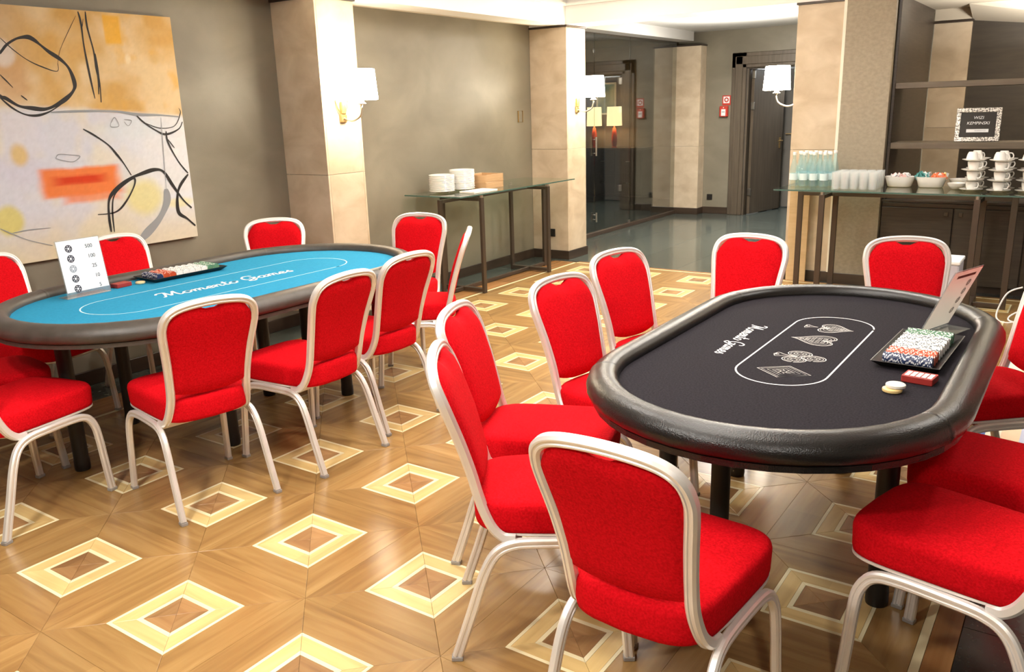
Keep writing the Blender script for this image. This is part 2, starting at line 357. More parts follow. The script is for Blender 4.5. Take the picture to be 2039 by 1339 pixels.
# ------------------------------------------------------------------ walls, pillars, ceiling
XW = -2.12
struct(MB().box(XW-.12, XW, -4.6, 6.43, -.01, 2.9).obj('wall_left', m_fabric))
def pillar(x0, x1, y0, y1, h=2.405, faces='yx', base=True, side=1, joint=1.18):
    p = sroot('pillar'); c = .018
    MB().box(x0+c, x1-c, y0+c, y1-c, 0, h).obj('pillar_core', m_joint, p)
    for z0, z1 in ((0.0, joint), (joint, h)):
        a, b = z0+.0012, z1-.0012
        MB().box(x0, x1, y0, y0+c, a, b, .0015).obj('stone_slab', m_stone, p)
        MB().box(x0, x1, y1-c, y1, a, b, .0015).obj('stone_slab', m_stone, p)
        MB().box(x1-c, x1, y0+c+.0005, y1-c-.0005, a, b, .0015).obj('stone_slab', m_stone, p)
        MB().box(x0, x0+c, y0+c+.0005, y1-c-.0005, a, b, .0015).obj('stone_slab', m_stone, p)
    MB().box(x0-.012, x1+.012, y0-.012, y1+.012, h, h+.018).obj('pillar_cap', m_base, p)
    if base: MB().box(x0-.014, x1+.014, y0-.014, y1+.014, 0, .095, .003).obj('pillar_base', m_base, p)
    return p
pillar(XW, -1.67, 3.0, 3.385)
pillar(XW, -1.67, 6.43, 6.825)
pillar(.67, 1.06, 6.43, 6.82)
pillar(-2.32, -1.885, 10.55, 10.76, joint=1.0)
pillar(XW, -1.67, -.44, -.05)
bl = sroot('baseboard_left')
for y0, y1 in ((-4.4, -.46), (-.03, 2.985), (3.40, 6.415)): MB().box(XW, XW+.016, y0, y1, 0, .095, .003).obj('baseboard_length', m_base, bl)
# fabric panel beside the right pillar, with its pale corner trim
wp = struct(MB().box(1.085, 1.47, 6.40, 6.56, .0, 2.9, .002).obj('wall_panel', m_panel))
struct(MB().box(1.06, 1.085, 6.405, 6.428, .095, 2.42).obj('trim_1', M('pale_trim', (.85, .80, .68), .3)))
struct(MB().box(1.075, 1.475, 6.385, 6.40, 0, .095, .003).obj('baseboard_panel', m_base))
# rest of the room (behind and beside the camera)
struct(MB().box(5.2, 5.3, -4.6, 6.5, 0, 2.9).obj('wall_right', m_fabric))
struct(MB().box(-2.2, 5.3, -4.7, -4.6, 0, 2.9).obj('wall_front', m_fabric))
struct(MB().box(3.65, 5.3, 6.45, 6.55, 0, 2.9).obj('wall_alcove_right', m_panel))
ce = sroot('ceiling')
MB().box(-2.2, 5.3, -4.7, 6.9, 2.76, 2.9).obj('ceiling_slab', m_white, ce)
MB().box(-1.93, -1.672, -4.6, 6.43, 2.425, 2.76).obj('left_soffit', m_white, ce)
MB().box(-1.672, -1.64, -4.6, 6.43, 2.60, 2.625).obj('soffit_moulding', m_white, ce)
for xa, xb, za in ((-1.99, -1.93, 2.432), (-2.06, -1.99, 2.439), (XW, -2.06, 2.446)):
    MB().box(xa, xb, -4.6, 6.43, za, 2.6).obj('cornice_step', m_cream, ce)
MB().box(-2.2, 1.47, 6.43, 6.83, 2.425, 2.76).obj('threshold_beam', m_white, ce)
MB().box(-1.64, 1.47, 6.40, 6.43, 2.60, 2.625).obj('beam_moulding', m_white, ce)
MB().box(-1.64, 1.47, 6.36, 6.40, 2.66, 2.76).obj('beam_moulding', m_white, ce)
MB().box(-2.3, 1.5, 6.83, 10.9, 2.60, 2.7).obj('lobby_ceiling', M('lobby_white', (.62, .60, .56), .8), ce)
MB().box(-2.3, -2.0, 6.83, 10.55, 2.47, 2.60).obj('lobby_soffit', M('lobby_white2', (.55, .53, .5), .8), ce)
MB().box(1.47, 3.7, 6.3, 8.4, 2.43, 2.55).obj('alcove_ceiling', m_beigeceil, ce)
# lobby
wb = sroot('wall_back')
MB().box(-2.32, -1.44, 10.76, 10.9, 0, 2.7).obj('wall_section', m_fabric, wb)
MB().box(-.10, 1.5, 10.76, 10.9, 0, 2.7).obj('wall_section', m_fabric, wb)
MB().box(-1.44, -.10, 10.76, 10.9, 2.24, 2.7).obj('wall_section', m_fabric, wb)
MB().box(-1.885, -1.48, 10.745, 10.76, 0, .10, .003).obj('skirting', m_base, wb)
struct(MB().box(1.42, 1.47, 6.56, 8.25, 0, 2.55).obj('wall_return', m_dwood))
struct(MB().box(1.5, 1.6, 8.3, 10.9, 0, 2.7).obj('wall_lobby_right', m_fabric))
# corridor beyond the door
wc = sroot('wall_corridor')
MB().box(-1.5, .6, 14.8, 14.9, 0, 2.7).obj('wall_section', m_corr, wc); MB().box(-.32, -.2, 10.9, 14.8, 0, 2.7).obj('wall_section', m_corr, wc)
MB().box(-1.4, -1.26, 11.9, 14.8, 0, 2.7).obj('wall_section', m_corr, wc); MB().box(-1.5, .6, 10.9, 14.9, 2.6, 2.7).obj('ceiling_section', m_white, wc)
# door 1: architrave, open leaf, hinges, handle
d1 = sroot('door_1', (0, 0, 0))
for x0, x1 in ((-1.48, -1.27), (-.30, -.09)):
    f = MB(); f.box(x0, x1, 10.715, 10.76, 0, 2.28, .006); f.obj('architrave', m_dwood2, d1)
    MB().box(x0+.05, x1-.05, 10.70, 10.72, 0, 2.23, .006).obj('architrave_moulding', m_dwood2, d1)
MB().box(-1.48, -.09, 10.715, 10.76, 2.075, 2.28, .006).obj('architrave', m_dwood2, d1)
MB().box(-1.42, -.15, 10.70, 10.72, 2.12, 2.23, .006).obj('architrave_moulding', m_dwood2, d1)
MB().box(-1.27, -1.245, 10.76, 10.9, 0, 2.09).obj('jamb', m_dwood2, d1); MB().box(-.325, -.30, 10.76, 10.9, 0, 2.09).obj('jamb', m_dwood2, d1)
MB().box(-1.245, -.325, 10.76, 10.9, 2.06, 2.09).obj('jamb_head', m_dwood2, d1)
lf = MB().box(0, .045, 0, .86, .012, 2.055, .003).obj('door_leaf', m_dwood2, d1); lf.location = (-1.225, 10.83, 0); lf.rotation_euler = (0, 0, math.radians(-12))
hb = MB(); hb.lathe([(.026, 0), (.026, .008)], 16); 
h = MB(); h.box(.045, .053, .765, .80, .92, 1.08); h.tube([(.05, .78, 1.03), (.095, .78, 1.03), (.095, .66, 1.03)], .009, 8); h.obj('handle', m_brass, lf, True)
for z in (.28, 1.50, 1.93): MB().box(.01, .06, -.018, .006, z, z+.10, .003).obj('hinge', m_steel, lf)
MB().box(-1.262, -1.25, 10.78, 10.80, 0, 2.05).obj('strike_edge', m_steel, d1)
d2 = sroot('door_2', (-1.06, 11.86, 0))
l2 = MB().box(0, .70, 0, .045, .01, 2.08, .003).obj('door_leaf', m_corr, d2); MB().box(-.10, 0, -.02, .07, 0, 2.14).obj('jamb', m_dwood2, d2)
h = MB(); h.tube([(.06, 0, 1.12), (.06, -.05, 1.12), (.17, -.05, 1.12)], .009, 8); h.obj('handle', m_brass, l2, True)
# glass partition (window_1)
w1 = sroot('window_1')
XG = -2.25
for i, (y0, y1) in enumerate(((6.84, 8.068), (8.074, 9.04), (9.046, 10.52))):
    pn = MB().box(XG-.005, XG+.005, y0, y1, .05, 2.47).obj('pane', m_pglass, w1)
MB().box(XG-.03, XG+.03, 6.84, 10.54, 0, .05, .003).obj('bottom_rail', m_base, w1)
MB().box(XG-.02, XG+.02, 6.84, 10.54, 2.465, 2.49).obj('top_rail', m_base, w1)
for z0, z1 in ((1.01, 1.24), (.18, .30)):
    q = MB(); q.tube([(XG+.035, 8.05, z0), (XG+.035, 8.05, z1)], .012, 10); q.tube([(XG, 8.05, z0+.03), (XG+.035, 8.05, z0+.03)], .006, 6); q.tube([(XG, 8.05, z1-.03), (XG+.035, 8.05, z1-.03)], .006, 6)
    q.obj('pull_handle', m_steel, w1, True)
MB().box(XG-.012, XG+.012, 9.03, 9.056, .05, .09).obj('patch_fitting', m_steel, w1)
# room behind the glass
gr = sroot('wall_glass_room')
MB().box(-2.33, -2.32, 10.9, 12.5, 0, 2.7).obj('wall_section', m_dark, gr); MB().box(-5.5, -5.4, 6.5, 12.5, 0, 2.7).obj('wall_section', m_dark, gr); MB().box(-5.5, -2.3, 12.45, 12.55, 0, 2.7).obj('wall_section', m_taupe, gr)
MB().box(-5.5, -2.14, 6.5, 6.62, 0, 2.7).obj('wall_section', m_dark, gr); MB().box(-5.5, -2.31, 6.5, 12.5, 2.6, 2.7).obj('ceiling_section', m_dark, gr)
# ------------------------------------------------------------------ painting on the left wall
PY0, PY1, PZ0, PZ1 = .42, 2.137, .828, 2.247
pt = thing('painting', 'large abstract canvas in ochre, white and orange with black brush loops', 'painting', (XW+.001, (PY0+PY1)/2, PZ0))
def hsh(x, y): return (math.sin(x*12.9898+y*78.233)*43758.5453) % 1
def vn(x, y):
    i, j = math.floor(x), math.floor(y); u, v = x-i, y-j; u = u*u*(3-2*u); v = v*v*(3-2*v)
    return (hsh(i, j)*(1-u)+hsh(i+1, j)*u)*(1-v)+(hsh(i, j+1)*(1-u)+hsh(i+1, j+1)*u)*v
def fbm(x, y): return .5*vn(x, y)+.3*vn(x*2.1+5, y*2.1+3)+.2*vn(x*4.3+9, y*4.3+1)
def mixc(a, b, t): return tuple(p*(1-t)+q*t for p, q in zip(a, b))
def srgb(r, g, b): return tuple(((c/255)/12.92 if c <= 10 else ((c/255+.055)/1.055)**2.4) for c in (r, g, b))
def pcol(y, z):
    n = fbm(y*4, z*4); n2 = fbm(y*9+20, z*7)
    top = mixc(srgb(208, 166, 98), srgb(226, 200, 156), smoothstep(.3, .7, n)); top = mixc(top, srgb(226, 170, 60), smoothstep(.5, .8, n2)*.6*smoothstep(1.4, 2.0, y))
    top = mixc(top, srgb(206, 190, 168), smoothstep(1.35, .9, y)*.6)
    low = mixc(srgb(212, 212, 220), srgb(224, 216, 200), smoothstep(.35, .65, n)); low = mixc(low, srgb(228, 231, 238), smoothstep(1.5, 1.9, y)*.7)
    low = mixc(low, srgb(214, 196, 150), smoothstep(1.15, .85, z)*.6)
    sp = 1.705-.02*(y-1)/.5 if y < 1.5 else 1.685-(y-1.5)*.095
    c = mixc(low, top, smoothstep(sp-.015, sp+.02, z+.02*(n2-.5)))
    def blob(cy, cz, ry, rz, soft, col, k, box=False):
        nonlocal c
        dy, dz = abs(y-cy)/ry, abs(z-cz)/rz; d = max(dy, dz) if box else math.hypot(dy, dz); d += (n2-.5)*.25
        c = mixc(c, col, k*smoothstep(1+soft, 1-soft, d))
    blob(1.726, 2.147, .055, .085, .15, srgb(236, 178, 52), .85, True)
    blob(1.08, 1.86, .10, .13, .4, srgb(196, 142, 84), .5); blob(1.06, 1.99, .06, .07, .3, srgb(222, 214, 204), .8); blob(1.80, 1.98, .02, .03, .4, srgb(240, 225, 190), .8)
    blob(1.10, 1.56, .13, .13, .25, srgb(214, 213, 224), .75, True); blob(1.06, 1.36, .14, .09, .5, srgb(206, 202, 216), .6)
    blob(1.05, 1.44, .045, .06, .4, srgb(216, 180, 96), .8)
    blob(1.39, 1.265, .245, .085, .16, srgb(232, 120, 44), .95, True); blob(1.44, 1.20, .17, .06, .25, srgb(232, 128, 70), .8, True); blob(1.38, 1.275, .15, .024, .4, srgb(206, 52, 22), .9, True)
    blob(1.783, 1.13, .12, .11, .4, srgb(226, 214, 130), .75); blob(.93, 1.085, .08, .085, .25, srgb(214, 200, 90), .8); blob(2.03, 1.07, .10, .03, .4, srgb(232, 222, 150), .6)
    blob(1.75, 1.56, .22, .06, .5, srgb(216, 222, 226), .7)
    t = .92+.16*fbm(y*60, z*60); return tuple(min(1, q*t*.92) for q in c)
mb = MB(); NU, NV = 150, 124; mb.c = []
def pp(u, v):
    yy = PY0+u*(PY1-PY0); zz = PZ0+v*(PZ1-PZ0); mb.c.append(pcol(yy, zz)); return (.034, yy-(PY0+PY1)/2, v*(PZ1-PZ0))
mb.grid(pp, NU, NV); mb.obj('canvas', m_canvas, pt)
MB().box(0, .0335, (PY0-PY1)/2, (PY1-PY0)/2, 0, PZ1-PZ0).obj('stretcher', m_paper, pt)
STROKES = [('thick', [(1.044, 1.988), (1.085, 2.034), (1.142, 2.069), (1.207, 2.08), (1.26, 2.052), (1.312, 2.009), (1.378, 1.964), (1.419, 1.913), (1.437, 1.836), (1.424, 1.794), (1.379, 1.752), (1.309, 1.712), (1.238, 1.689), (1.162, 1.696), (1.095, 1.709), (1.034, 1.749), (1.003, 1.766), (.93, 1.85), (.95, 1.93), (1.044, 1.988)]), ('med', [(1.046, 1.999), (1.11, 2.051), (1.197, 2.088), (1.24, 2.074), (1.291, 2.025), (1.351, 1.987)]), ('med', [(1.001, 1.755), (1.058, 1.698), (1.121, 1.662), (1.19, 1.655), (1.267, 1.677), (1.349, 1.723)]), ('thin', [(1.058, 2.071), (1.115, 2.013), (1.185, 1.959), (1.261, 1.923), (1.344, 1.9), (1.356, 1.946)]), ('med', [(1.525, 2.239), (1.533, 2.175), (1.53, 2.046), (1.537, 1.891), (1.548, 1.745)]), ('med', [(1.57, 2.242), (1.568, 2.154), (1.585, 2.024), (1.587, 1.916), (1.593, 1.831), (1.584, 1.723)]), ('thin', [(1.527, 2.239), (1.533, 2.152), (1.55, 2.2)]), ('med', [(1.592, 2.006), (1.59, 1.867), (1.576, 1.77)]), ('hair', [(1.508, 2.214), (1.44, 2.112), (1.381, 2.017), (1.356, 1.946)]), ('thin', [(1.023, 1.877), (1.055, 1.839), (1.08, 1.808)]), ('thin', [(1.116, 1.766), (1.146, 1.739)]), ('med', [(1.444, 1.57), (1.509, 1.53), (1.587, 1.47), (1.633, 1.41), (1.672, 1.35), (1.71, 1.275)]), ('med', [(1.793, 1.654), (1.843, 1.601), (1.923, 1.546), (1.995, 1.517), (2.093, 1.547), (2.129, 1.593)]), ('thin', [(1.856, 1.594), (1.955, 1.558), (2.065, 1.568), (2.121, 1.647), (2.114, 1.681)]), ('med', [(1.998, 1.537), (2.002, 1.463), (2.061, 1.337), (2.122, 1.256)]), ('thin', [(1.999, 1.49), (2.044, 1.427)]), ('thick', [(2.121, 1.25), (2.054, 1.185), (2.02, 1.119), (2.011, 1.008), (2.069, 0.958), (2.126, 0.901)]), ('thick', [(1.521, 0.939), (1.521, 1.025), (1.535, 1.127), (1.575, 1.182), (1.67, 1.245), (1.792, 1.282), (1.884, 1.298), (1.942, 1.277), (1.992, 1.191), (2.056, 1.087), (2.115, 1.024)]), ('med', [(1.541, 0.936), (1.55, 1.074), (1.587, 1.174), (1.714, 1.255), (1.723, 1.215), (1.649, 1.116), (1.568, 1.058), (1.451, 1.056)]), ('chalk', [(1.941, 1.168), (1.936, 1.086), (1.866, 0.983), (1.761, 0.9), (1.694, 0.854)]), ('grey', [(1.973, 1.624), (1.955, 1.358), (1.938, 1.099)]), ('grey', [(1.622, 1.595), (1.655, 1.632), (1.675, 1.581), (1.625, 1.576), (1.622, 1.595)]), ('grey', [(1.716, 1.618), (1.764, 1.61), (1.738, 1.579), (1.714, 1.605)]), ('grey', [(1.251, 1.409), (1.273, 1.431), (1.348, 1.423), (1.397, 1.412), (1.354, 1.384), (1.292, 1.394), (1.251, 1.409)]), ('greyw', [(1.266, 1.671), (1.442, 1.674), (1.654, 1.67), (1.806, 1.647), (1.968, 1.64), (2.105, 1.626)]), ('grey', [(0.873, 1.044), (0.934, 1.006), (1.02, 0.957), (1.146, 0.908)]), ('grey', [(0.935, 1.011), (1.03, 1.017), (1.151, 1.013)])]
SW = dict(thick=.021, med=.012, thin=.006, hair=.003, chalk=.05, grey=.005, greyw=.014)
for k, (kind, p) in enumerate(STROKES):
    q = MB(); ribbon(q, [(v[0]-(PY0+PY1)/2, v[1]-PZ0) for v in crom(p, 7)], SW[kind], (0, 1, 0), (0, 0, 1), (.0345+.0001*k, 0, 0), taper=True)
    q.obj('brush_stroke', m_chalk if kind in ('chalk', 'grey', 'greyw') else m_stroke, pt)

# ------------------------------------------------------------------ wall sconces
def sconce(x, y, sgn, label):
    t = thing('wall_sconce', label, 'lamp', (x, y, 1.58), 0 if sgn > 0 else PI, 'drum-shaded sconces on the stone pillars')
    b = MB(); b.box(0, .022, -.032, .032, -.03, .03, .006); b.box(.0, .03, -.022, .022, .03, .12, .006)
    for s in (-1, 1): b.tube([(.015, s*.02, .02), (.012, s*.05, .07), (.008, s*.062, .13)], .006, 6)
    b.obj('backplate', m_brass, t)
    a = MB(); a.tube(crom([(.02, 0, 0), (.10, 0, -.02), (.18, 0, .01), (.205, 0, .06), (.205, 0, .10)], 6), .008, 8); a.lathe([(.03, .095), (.034, .10), (.02, .112), (.014, .13), (.014, .18)], 14, (.205, 0, 0))
    a.obj('arm', m_steel, t, True)
    s = MB(); s.lathe([(.118, .125), (.122, .13), (.108, .335), (.104, .338), (.102, .33), (.116, .132), (.118, .125)], 32, (.205, 0, 0), False, False)
    s.lathe([(.116, .14), (.001, .14)], 32, (.205, 0, 0), False, False); s.obj('shade', m_shade, t, True)
    return t
sconce(-1.67, 3.19, 1, 'white drum-shaded wall sconce on the stone pillar nearest the painting')
sconce(-1.67, 6.63, 1, 'white drum-shaded wall sconce on the stone pillar beside the glass partition')
sconce(.67, 6.60, -1, 'white drum-shaded wall sconce on the right-hand stone pillar')

# ------------------------------------------------------------------ banquet chairs
def tube_prof(wa, wb):
    """grooved aluminium section"""
    a, b = wa/2, wb/2; c = min(a, b)*.45; g = .0028
    return [(-a, -b+c), (-a+c, -b), (a-c, -b), (a, -b+c), (a, -b*.28), (a-g, -b*.16), (a-g, b*.16), (a, b*.28), (a, b-c), (a-c, b), (-a+c, b), (-a, b-c), (-a, b*.28), (-a+g, b*.16), (-a+g, -b*.16), (-a, -b*.28)]
FY = ((.38, -.150), (.45, -.188), (.51, -.212), (.595, -.231), (.70, -.258), (.782, -.287), (.867, -.319), (.935, -.345))
FX = ((.38, .176), (.45, .166), (.51, .163), (.595, .166), (.69, .176), (.782, .189), (.825, .193), (.96, .193))
def lut(T, z):
    if z <= T[0][0]: return T[0][1]
    for (a, p), (b, q) in zip(T, T[1:]):
        if z <= b: return p+(q-p)*(z-a)/(b-a)
    return T[-1][1]
def make_chair():
    t = thing('banquet_chair', 'red banquet chair', 'chair')
    # seat cushion
    s = MB(); N = 48
    def outline(k):
        out = []
        for i in range(N):
            a = 2*PI*i/N; ca, sa = math.cos(a), math.sin(a); e = .36
            u = math.copysign(abs(ca)**e, ca); v = math.copysign(abs(sa)**e, sa)
            yy = .025+v*(.235-k); hw = .184+.022*(v*.5+.5)-k
            out.append((u*hw, yy+(.012*(1-u*u) if v > 0 else -.026*(1-u*u)*abs(v))))
        return out
    lay = [(.402, .010), (.407, .002), (.420, 0), (.476, -.002), (.489, .001), (.497, .007), (.5015, .017), (.507, .05), (.510, .10), (.511, .14)]
    for z, k in lay: s.v += [(x, y, z) for x, y in outline(k)]
    for l in range(len(lay)-1):
        for i in range(N): s.f.append((l*N+i, l*N+(i+1) % N, (l+1)*N+(i+1) % N, (l+1)*N+i))
    s.f += [tuple(range(N-1, -1, -1)), tuple((len(lay)-1)*N+i for i in range(N))]
    s.obj('seat', m_red, t, 55.0)
    b = MB(); fx = lambda o: [(x, y+.03 if y < -.1 else (y if y > .05 else y+.03*(.05-y)/.15)) for x, y in o]; o0 = fx(outline(.006)); o1 = fx(outline(.001))
    b.v = [(x, y, .393) for x, y in o0]+[(x, y, .397) for x, y in o1]+[(x, y, .4045) for x, y in o1]+[(x, y, .4045) for x, y in fx(outline(.03))]+[(x, y, .393) for x, y in fx(outline(.03))]
    for l in range(5):
        for i in range(N): b.f.append((l*N+i, l*N+(i+1) % N, ((l+1) % 5)*N+(i+1) % N, ((l+1) % 5)*N+i))
    b.obj('seat_trim', m_alu, t)
    # legs: each side is a bent tube, front and rear half meet under the seat
    pr = tube_prof(.024, .032)
    for sx in (-1, 1):
        rear = crom([(sx*.212, -.292, .012), (sx*.208, -.245, .15), (sx*.204, -.20, .285), (sx*.200, -.160, .352), (sx*.197, -.105, .376), (sx*.196, -.03, .379)], 5)
        front = crom([(sx*.196, -.03, .379), (sx*.200, .10, .379), (sx*.206, .165, .368), (sx*.212, .197, .325), (sx*.216, .208, .26), (sx*.220, .217, .13), (sx*.224, .226, .012)], 5)
        for P, q in ((rear, (sx*.212, -.292)), (front, (sx*.224, .226))):
            l = MB().sweep(P, pr, (sx, 0, 0)).obj('leg', m_alu, t, 35.0)
            MB().box(q[0]-.0135, q[0]+.0135, q[1]-.0175, q[1]+.0175, 0, .014, .002).obj('foot_glide', m_glide, l)
    for yy in (.13, -.10): MB().bar((-.18, yy, .372), (.18, yy, .372), .025, .018).obj('cross_bar', m_alu, t)
    # back frame loop
    half = [(.182, -.105, .388), (.178, -.140, .392), (.172, -.170, .418), (.166, -.194, .465), (.163, -.212, .52), (.166, -.230, .595), (.176, -.257, .69), (.189, -.287, .782), (.191, -.302, .825), (.180, -.319, .867), (.150, -.329, .894), (.095, -.336, .909), (0, -.339, .915)]
    path = crom([(-x, y, z) for x, y, z in half]+[(x, y, z) for x, y, z in half[-2::-1]], 5)
    MB().sweep(path, tube_prof(.030, .031), (0, 1, .25)).obj('back_frame', m_alu, t, 35.0)
    # upholstered back panel with hand-hold notch
    p = MB(); NU_, NV_ = 21, 15
    def edge(u):     # bottom and top of the panel at lateral position u in -1..1
        zb = .512+.024*abs(u)**2.5
        a = abs(u); ztop = .904-.012*a*a-.075*max(0, (a-.55)/.45)**2.2
        ztop -= .019*smoothstep(.30, .12, a)
        return zb, ztop
    def surf(front):
        def fn(i, j):
            u = i*2-1; zb, zt = edge(u); z = zb+(zt-zb)*j; x = u*(lut(FX, z)-.010)
            e = (1-abs(u)**6)*(1-(2*j-1)**8)
            yy = lut(FY, z)+(.010+.020*e**.6 if front else -.006-.012*e**.5)
            return (x, yy, z)
        return fn
    p.grid(surf(True), NU_, NV_); n0 = len(p.v); p.grid(surf(False), NU_, NV_)
    p.f = [f if max(f) < n0 else tuple(reversed(f)) for f in p.f]
    ring = [i for i in range(NU_)]+[j*NU_+NU_-1 for j in range(1, NV_)]+[(NV_-1)*NU_+i for i in range(NU_-2, -1, -1)]+[j*NU_ for j in range(NV_-2, 0, -1)]
    for a, b_ in zip(ring, ring[1:]+ring[:1]): p.f.append((b_, a, n0+a, n0+b_))
    p.obj('backrest', m_red, t, 50.0)
    return t
chair0 = make_chair(); used = [False]
def chair(x, y, deg, label):
    """deg: world direction the sitter faces"""
    c = chair0 if not used[0] else copy_tree(chair0); used[0] = True
    c.location = (x, y, 0); c.rotation_euler = (0, 0, math.radians(deg-90)); c['label'] = label; c['group'] = 'red banquet chairs around the poker tables'
    return c
CH = [
 (-.690, .172, 103, 'red chair cut by the left photo edge, its seat and legs beside the blue table'),
 (-.180, .676, 167.4, 'red chair with its back to us, nearest one along the blue table'),
 (-.080, 1.239, 181.8, 'red chair with its back to us, second along the blue table'),
 (-.167, 1.781, 179.6, 'red chair with its back to us, third and farthest along the blue table'),
 (-.385, 2.440, 215, 'red chair seen edge-on at the far right corner of the blue table'),
 (-.800, 2.780, -74, 'red chair facing us at the far end of the blue table before the console'),
 (-1.45, 2.270, -40, 'red chair behind the blue table in front of the first stone pillar'),
 (-1.715, 1.515, 2, 'red chair behind the blue table partly hidden by the chip value card'),
 (-1.685, .803, 14, 'red chair behind the left end of the blue table, back cut by the photo edge'),
 (-1.205, .265, 84, 'red chair at the left end of the blue table, only a seat corner in view'),
 (2.192, .414, 87.833, 'large red chair nearest the camera, its back towards us at the black table'),
 (1.681, .656, 33.421, 'red chair seen side-on at the near left corner of the black table'),
 (1.412, 1.053, 19.264, 'red chair just behind the side-on chair at the left of the black table'),
 (1.476, 1.546, -8.758, 'red chair third from the front on the left of the black table'),
 (1.385, 2.205, -14, 'red chair fourth from the front on the left of the black table'),
 (1.495, 2.700, -90, 'left red chair of the pair at the far end of the black table'),
 (2.337, 2.925, -70, 'right red chair of the pair at the far end of the black table'),
 (2.700, 2.330, 220, 'red chair at the right photo edge by the far corner of the black table'),
 (2.868, 1.490, 172, 'red chair at the right of the black table, middle of the three seats'),
 (2.825, .960, 166, 'red chair at the lower right, nearest of the three right-hand seats'),
]
for c in CH: chair(*c)

# ------------------------------------------------------------------ poker tables
def stadium(hw, hl, off=0.0, n=20, step=.12):
    """closed outline points and outward normals; hw < hl, round ends along y"""
    P = []; Nn = []; r = hw; L = hl-hw
    k = max(1, round(2*L/step))
    for i in range(n+1):
        a = PI*i/n; P.append((r*math.cos(a), L+r*math.sin(a))); Nn.append((math.cos(a), math.sin(a)))
    for i in range(1, k): P.append((-r, L-2*L*i/k)); Nn.append((-1, 0))
    for i in range(n+1):
        a = PI+PI*i/n; P.append((r*math.cos(a), -L+r*math.sin(a))); Nn.append((math.cos(a), math.sin(a)))
    for i in range(1, k): P.append((r, -L+2*L*i/k)); Nn.append((1, 0))
    return [(p[0]+q[0]*off, p[1]+q[1]*off) for p, q in zip(P, Nn)], Nn
RAILP = [(.000, .742), (.000, .762), (.006, .776), (.018, .786), (.036, .791), (.056, .790), (.076, .783), (.092, .770), (.102, .752), (.104, .738), (.098, .722), (.086, .712), (.070, .708), (.02, .708)]
def poker_table(name, label, x, y, hw, hl, mats, legs):
    t = thing(name, label, 'table', (x, y, 0)); fm, rm = mats
    P, Nn = stadium(hw, hl); n = len(P)
    MB().prism(P, .742, .750).obj('felt', fm, t)
    MB().prism(stadium(hw, hl, .078)[0], .690, .7075).obj('table_board', m_tleg, t)
    e = MB(); pe = stadium(hw, hl, .0785)[0]
    e.sweep([(a, b, .699) for a, b in pe], [(-.009, -.004), (.009, -.004), (.009, .004), (-.009, .004)], (0, 0, 1), closed=True); e.obj('board_edging', rm, t)
    seams = []
    for i in range(n):      # seams where the round ends start to straighten
        a = math.degrees(math.atan2(Nn[i][1], Nn[i][0])) % 360
        for s_ in (18, 162, 198, 342):
            if abs(a-s_) < 4.6 and abs(P[i][1]) > hl-hw: seams.append((abs(a-s_), s_, i))
    sm = sorted(min((q for q in seams if q[1] == s_))[2] for s_ in (18, 162, 198, 342))
    for k in range(4):
        i0, i1 = sm[k], sm[(k+1) % 4]; idx = []; i = i0
        while True:
            idx.append(i % n)
            if i % n == i1: break
            i += 1
        mb = MB(); m = len(RAILP); L = len(idx)
        for q, i in enumerate(idx):
            sh = .004 if q in (0, L-1) else 0; tx, ty = -Nn[i][1], Nn[i][0]; dd = (sh if q == 0 else -sh)
            for o, z in RAILP: mb.v.append((P[i][0]+Nn[i][0]*o+tx*dd, P[i][1]+Nn[i][1]*o+ty*dd, z))
        for q in range(L-1):
            for j in range(m): mb.f.append((q*m+j, (q+1)*m+j, (q+1)*m+(j+1) % m, q*m+(j+1) % m))
        mb.f += [tuple(range(m)), tuple((L-1)*m+j for j in range(m-1, -1, -1))]
        mb.obj('rail_pad', rm, t, 60.0)
    for i in sm:
        mb = MB(); tx, ty = -Nn[i][1], Nn[i][0]; c0 = (.05, .748); V = []
        for dd, sc in ((-.012, .992), (-.006, 1.02), (.006, 1.02), (.012, .992)):
            for o, z in RAILP: V.append((P[i][0]+Nn[i][0]*(c0[0]+(o-c0[0])*sc)+tx*dd, P[i][1]+Nn[i][1]*(c0[0]+(o-c0[0])*sc)+ty*dd, c0[1]+(z-c0[1])*sc))
        m = len(RAILP); F = [(q*m+j, (q+1)*m+j, (q+1)*m+(j+1) % m, q*m+(j+1) % m) for q in range(3) for j in range(m)]+[tuple(range(m)), tuple(3*m+j for j in range(m-1, -1, -1))]
        mb.add(V, F); mb.obj('seam_strap', rm, t, 60.0)
    for lx, ly in legs:
        l = MB().lathe([(.034, 0), (.036, .012), (.036, .05), (.034, .06), (.034, .69)], 20, (lx-x, ly-y, 0)).obj('leg', m_tleg, t, True)
    return t
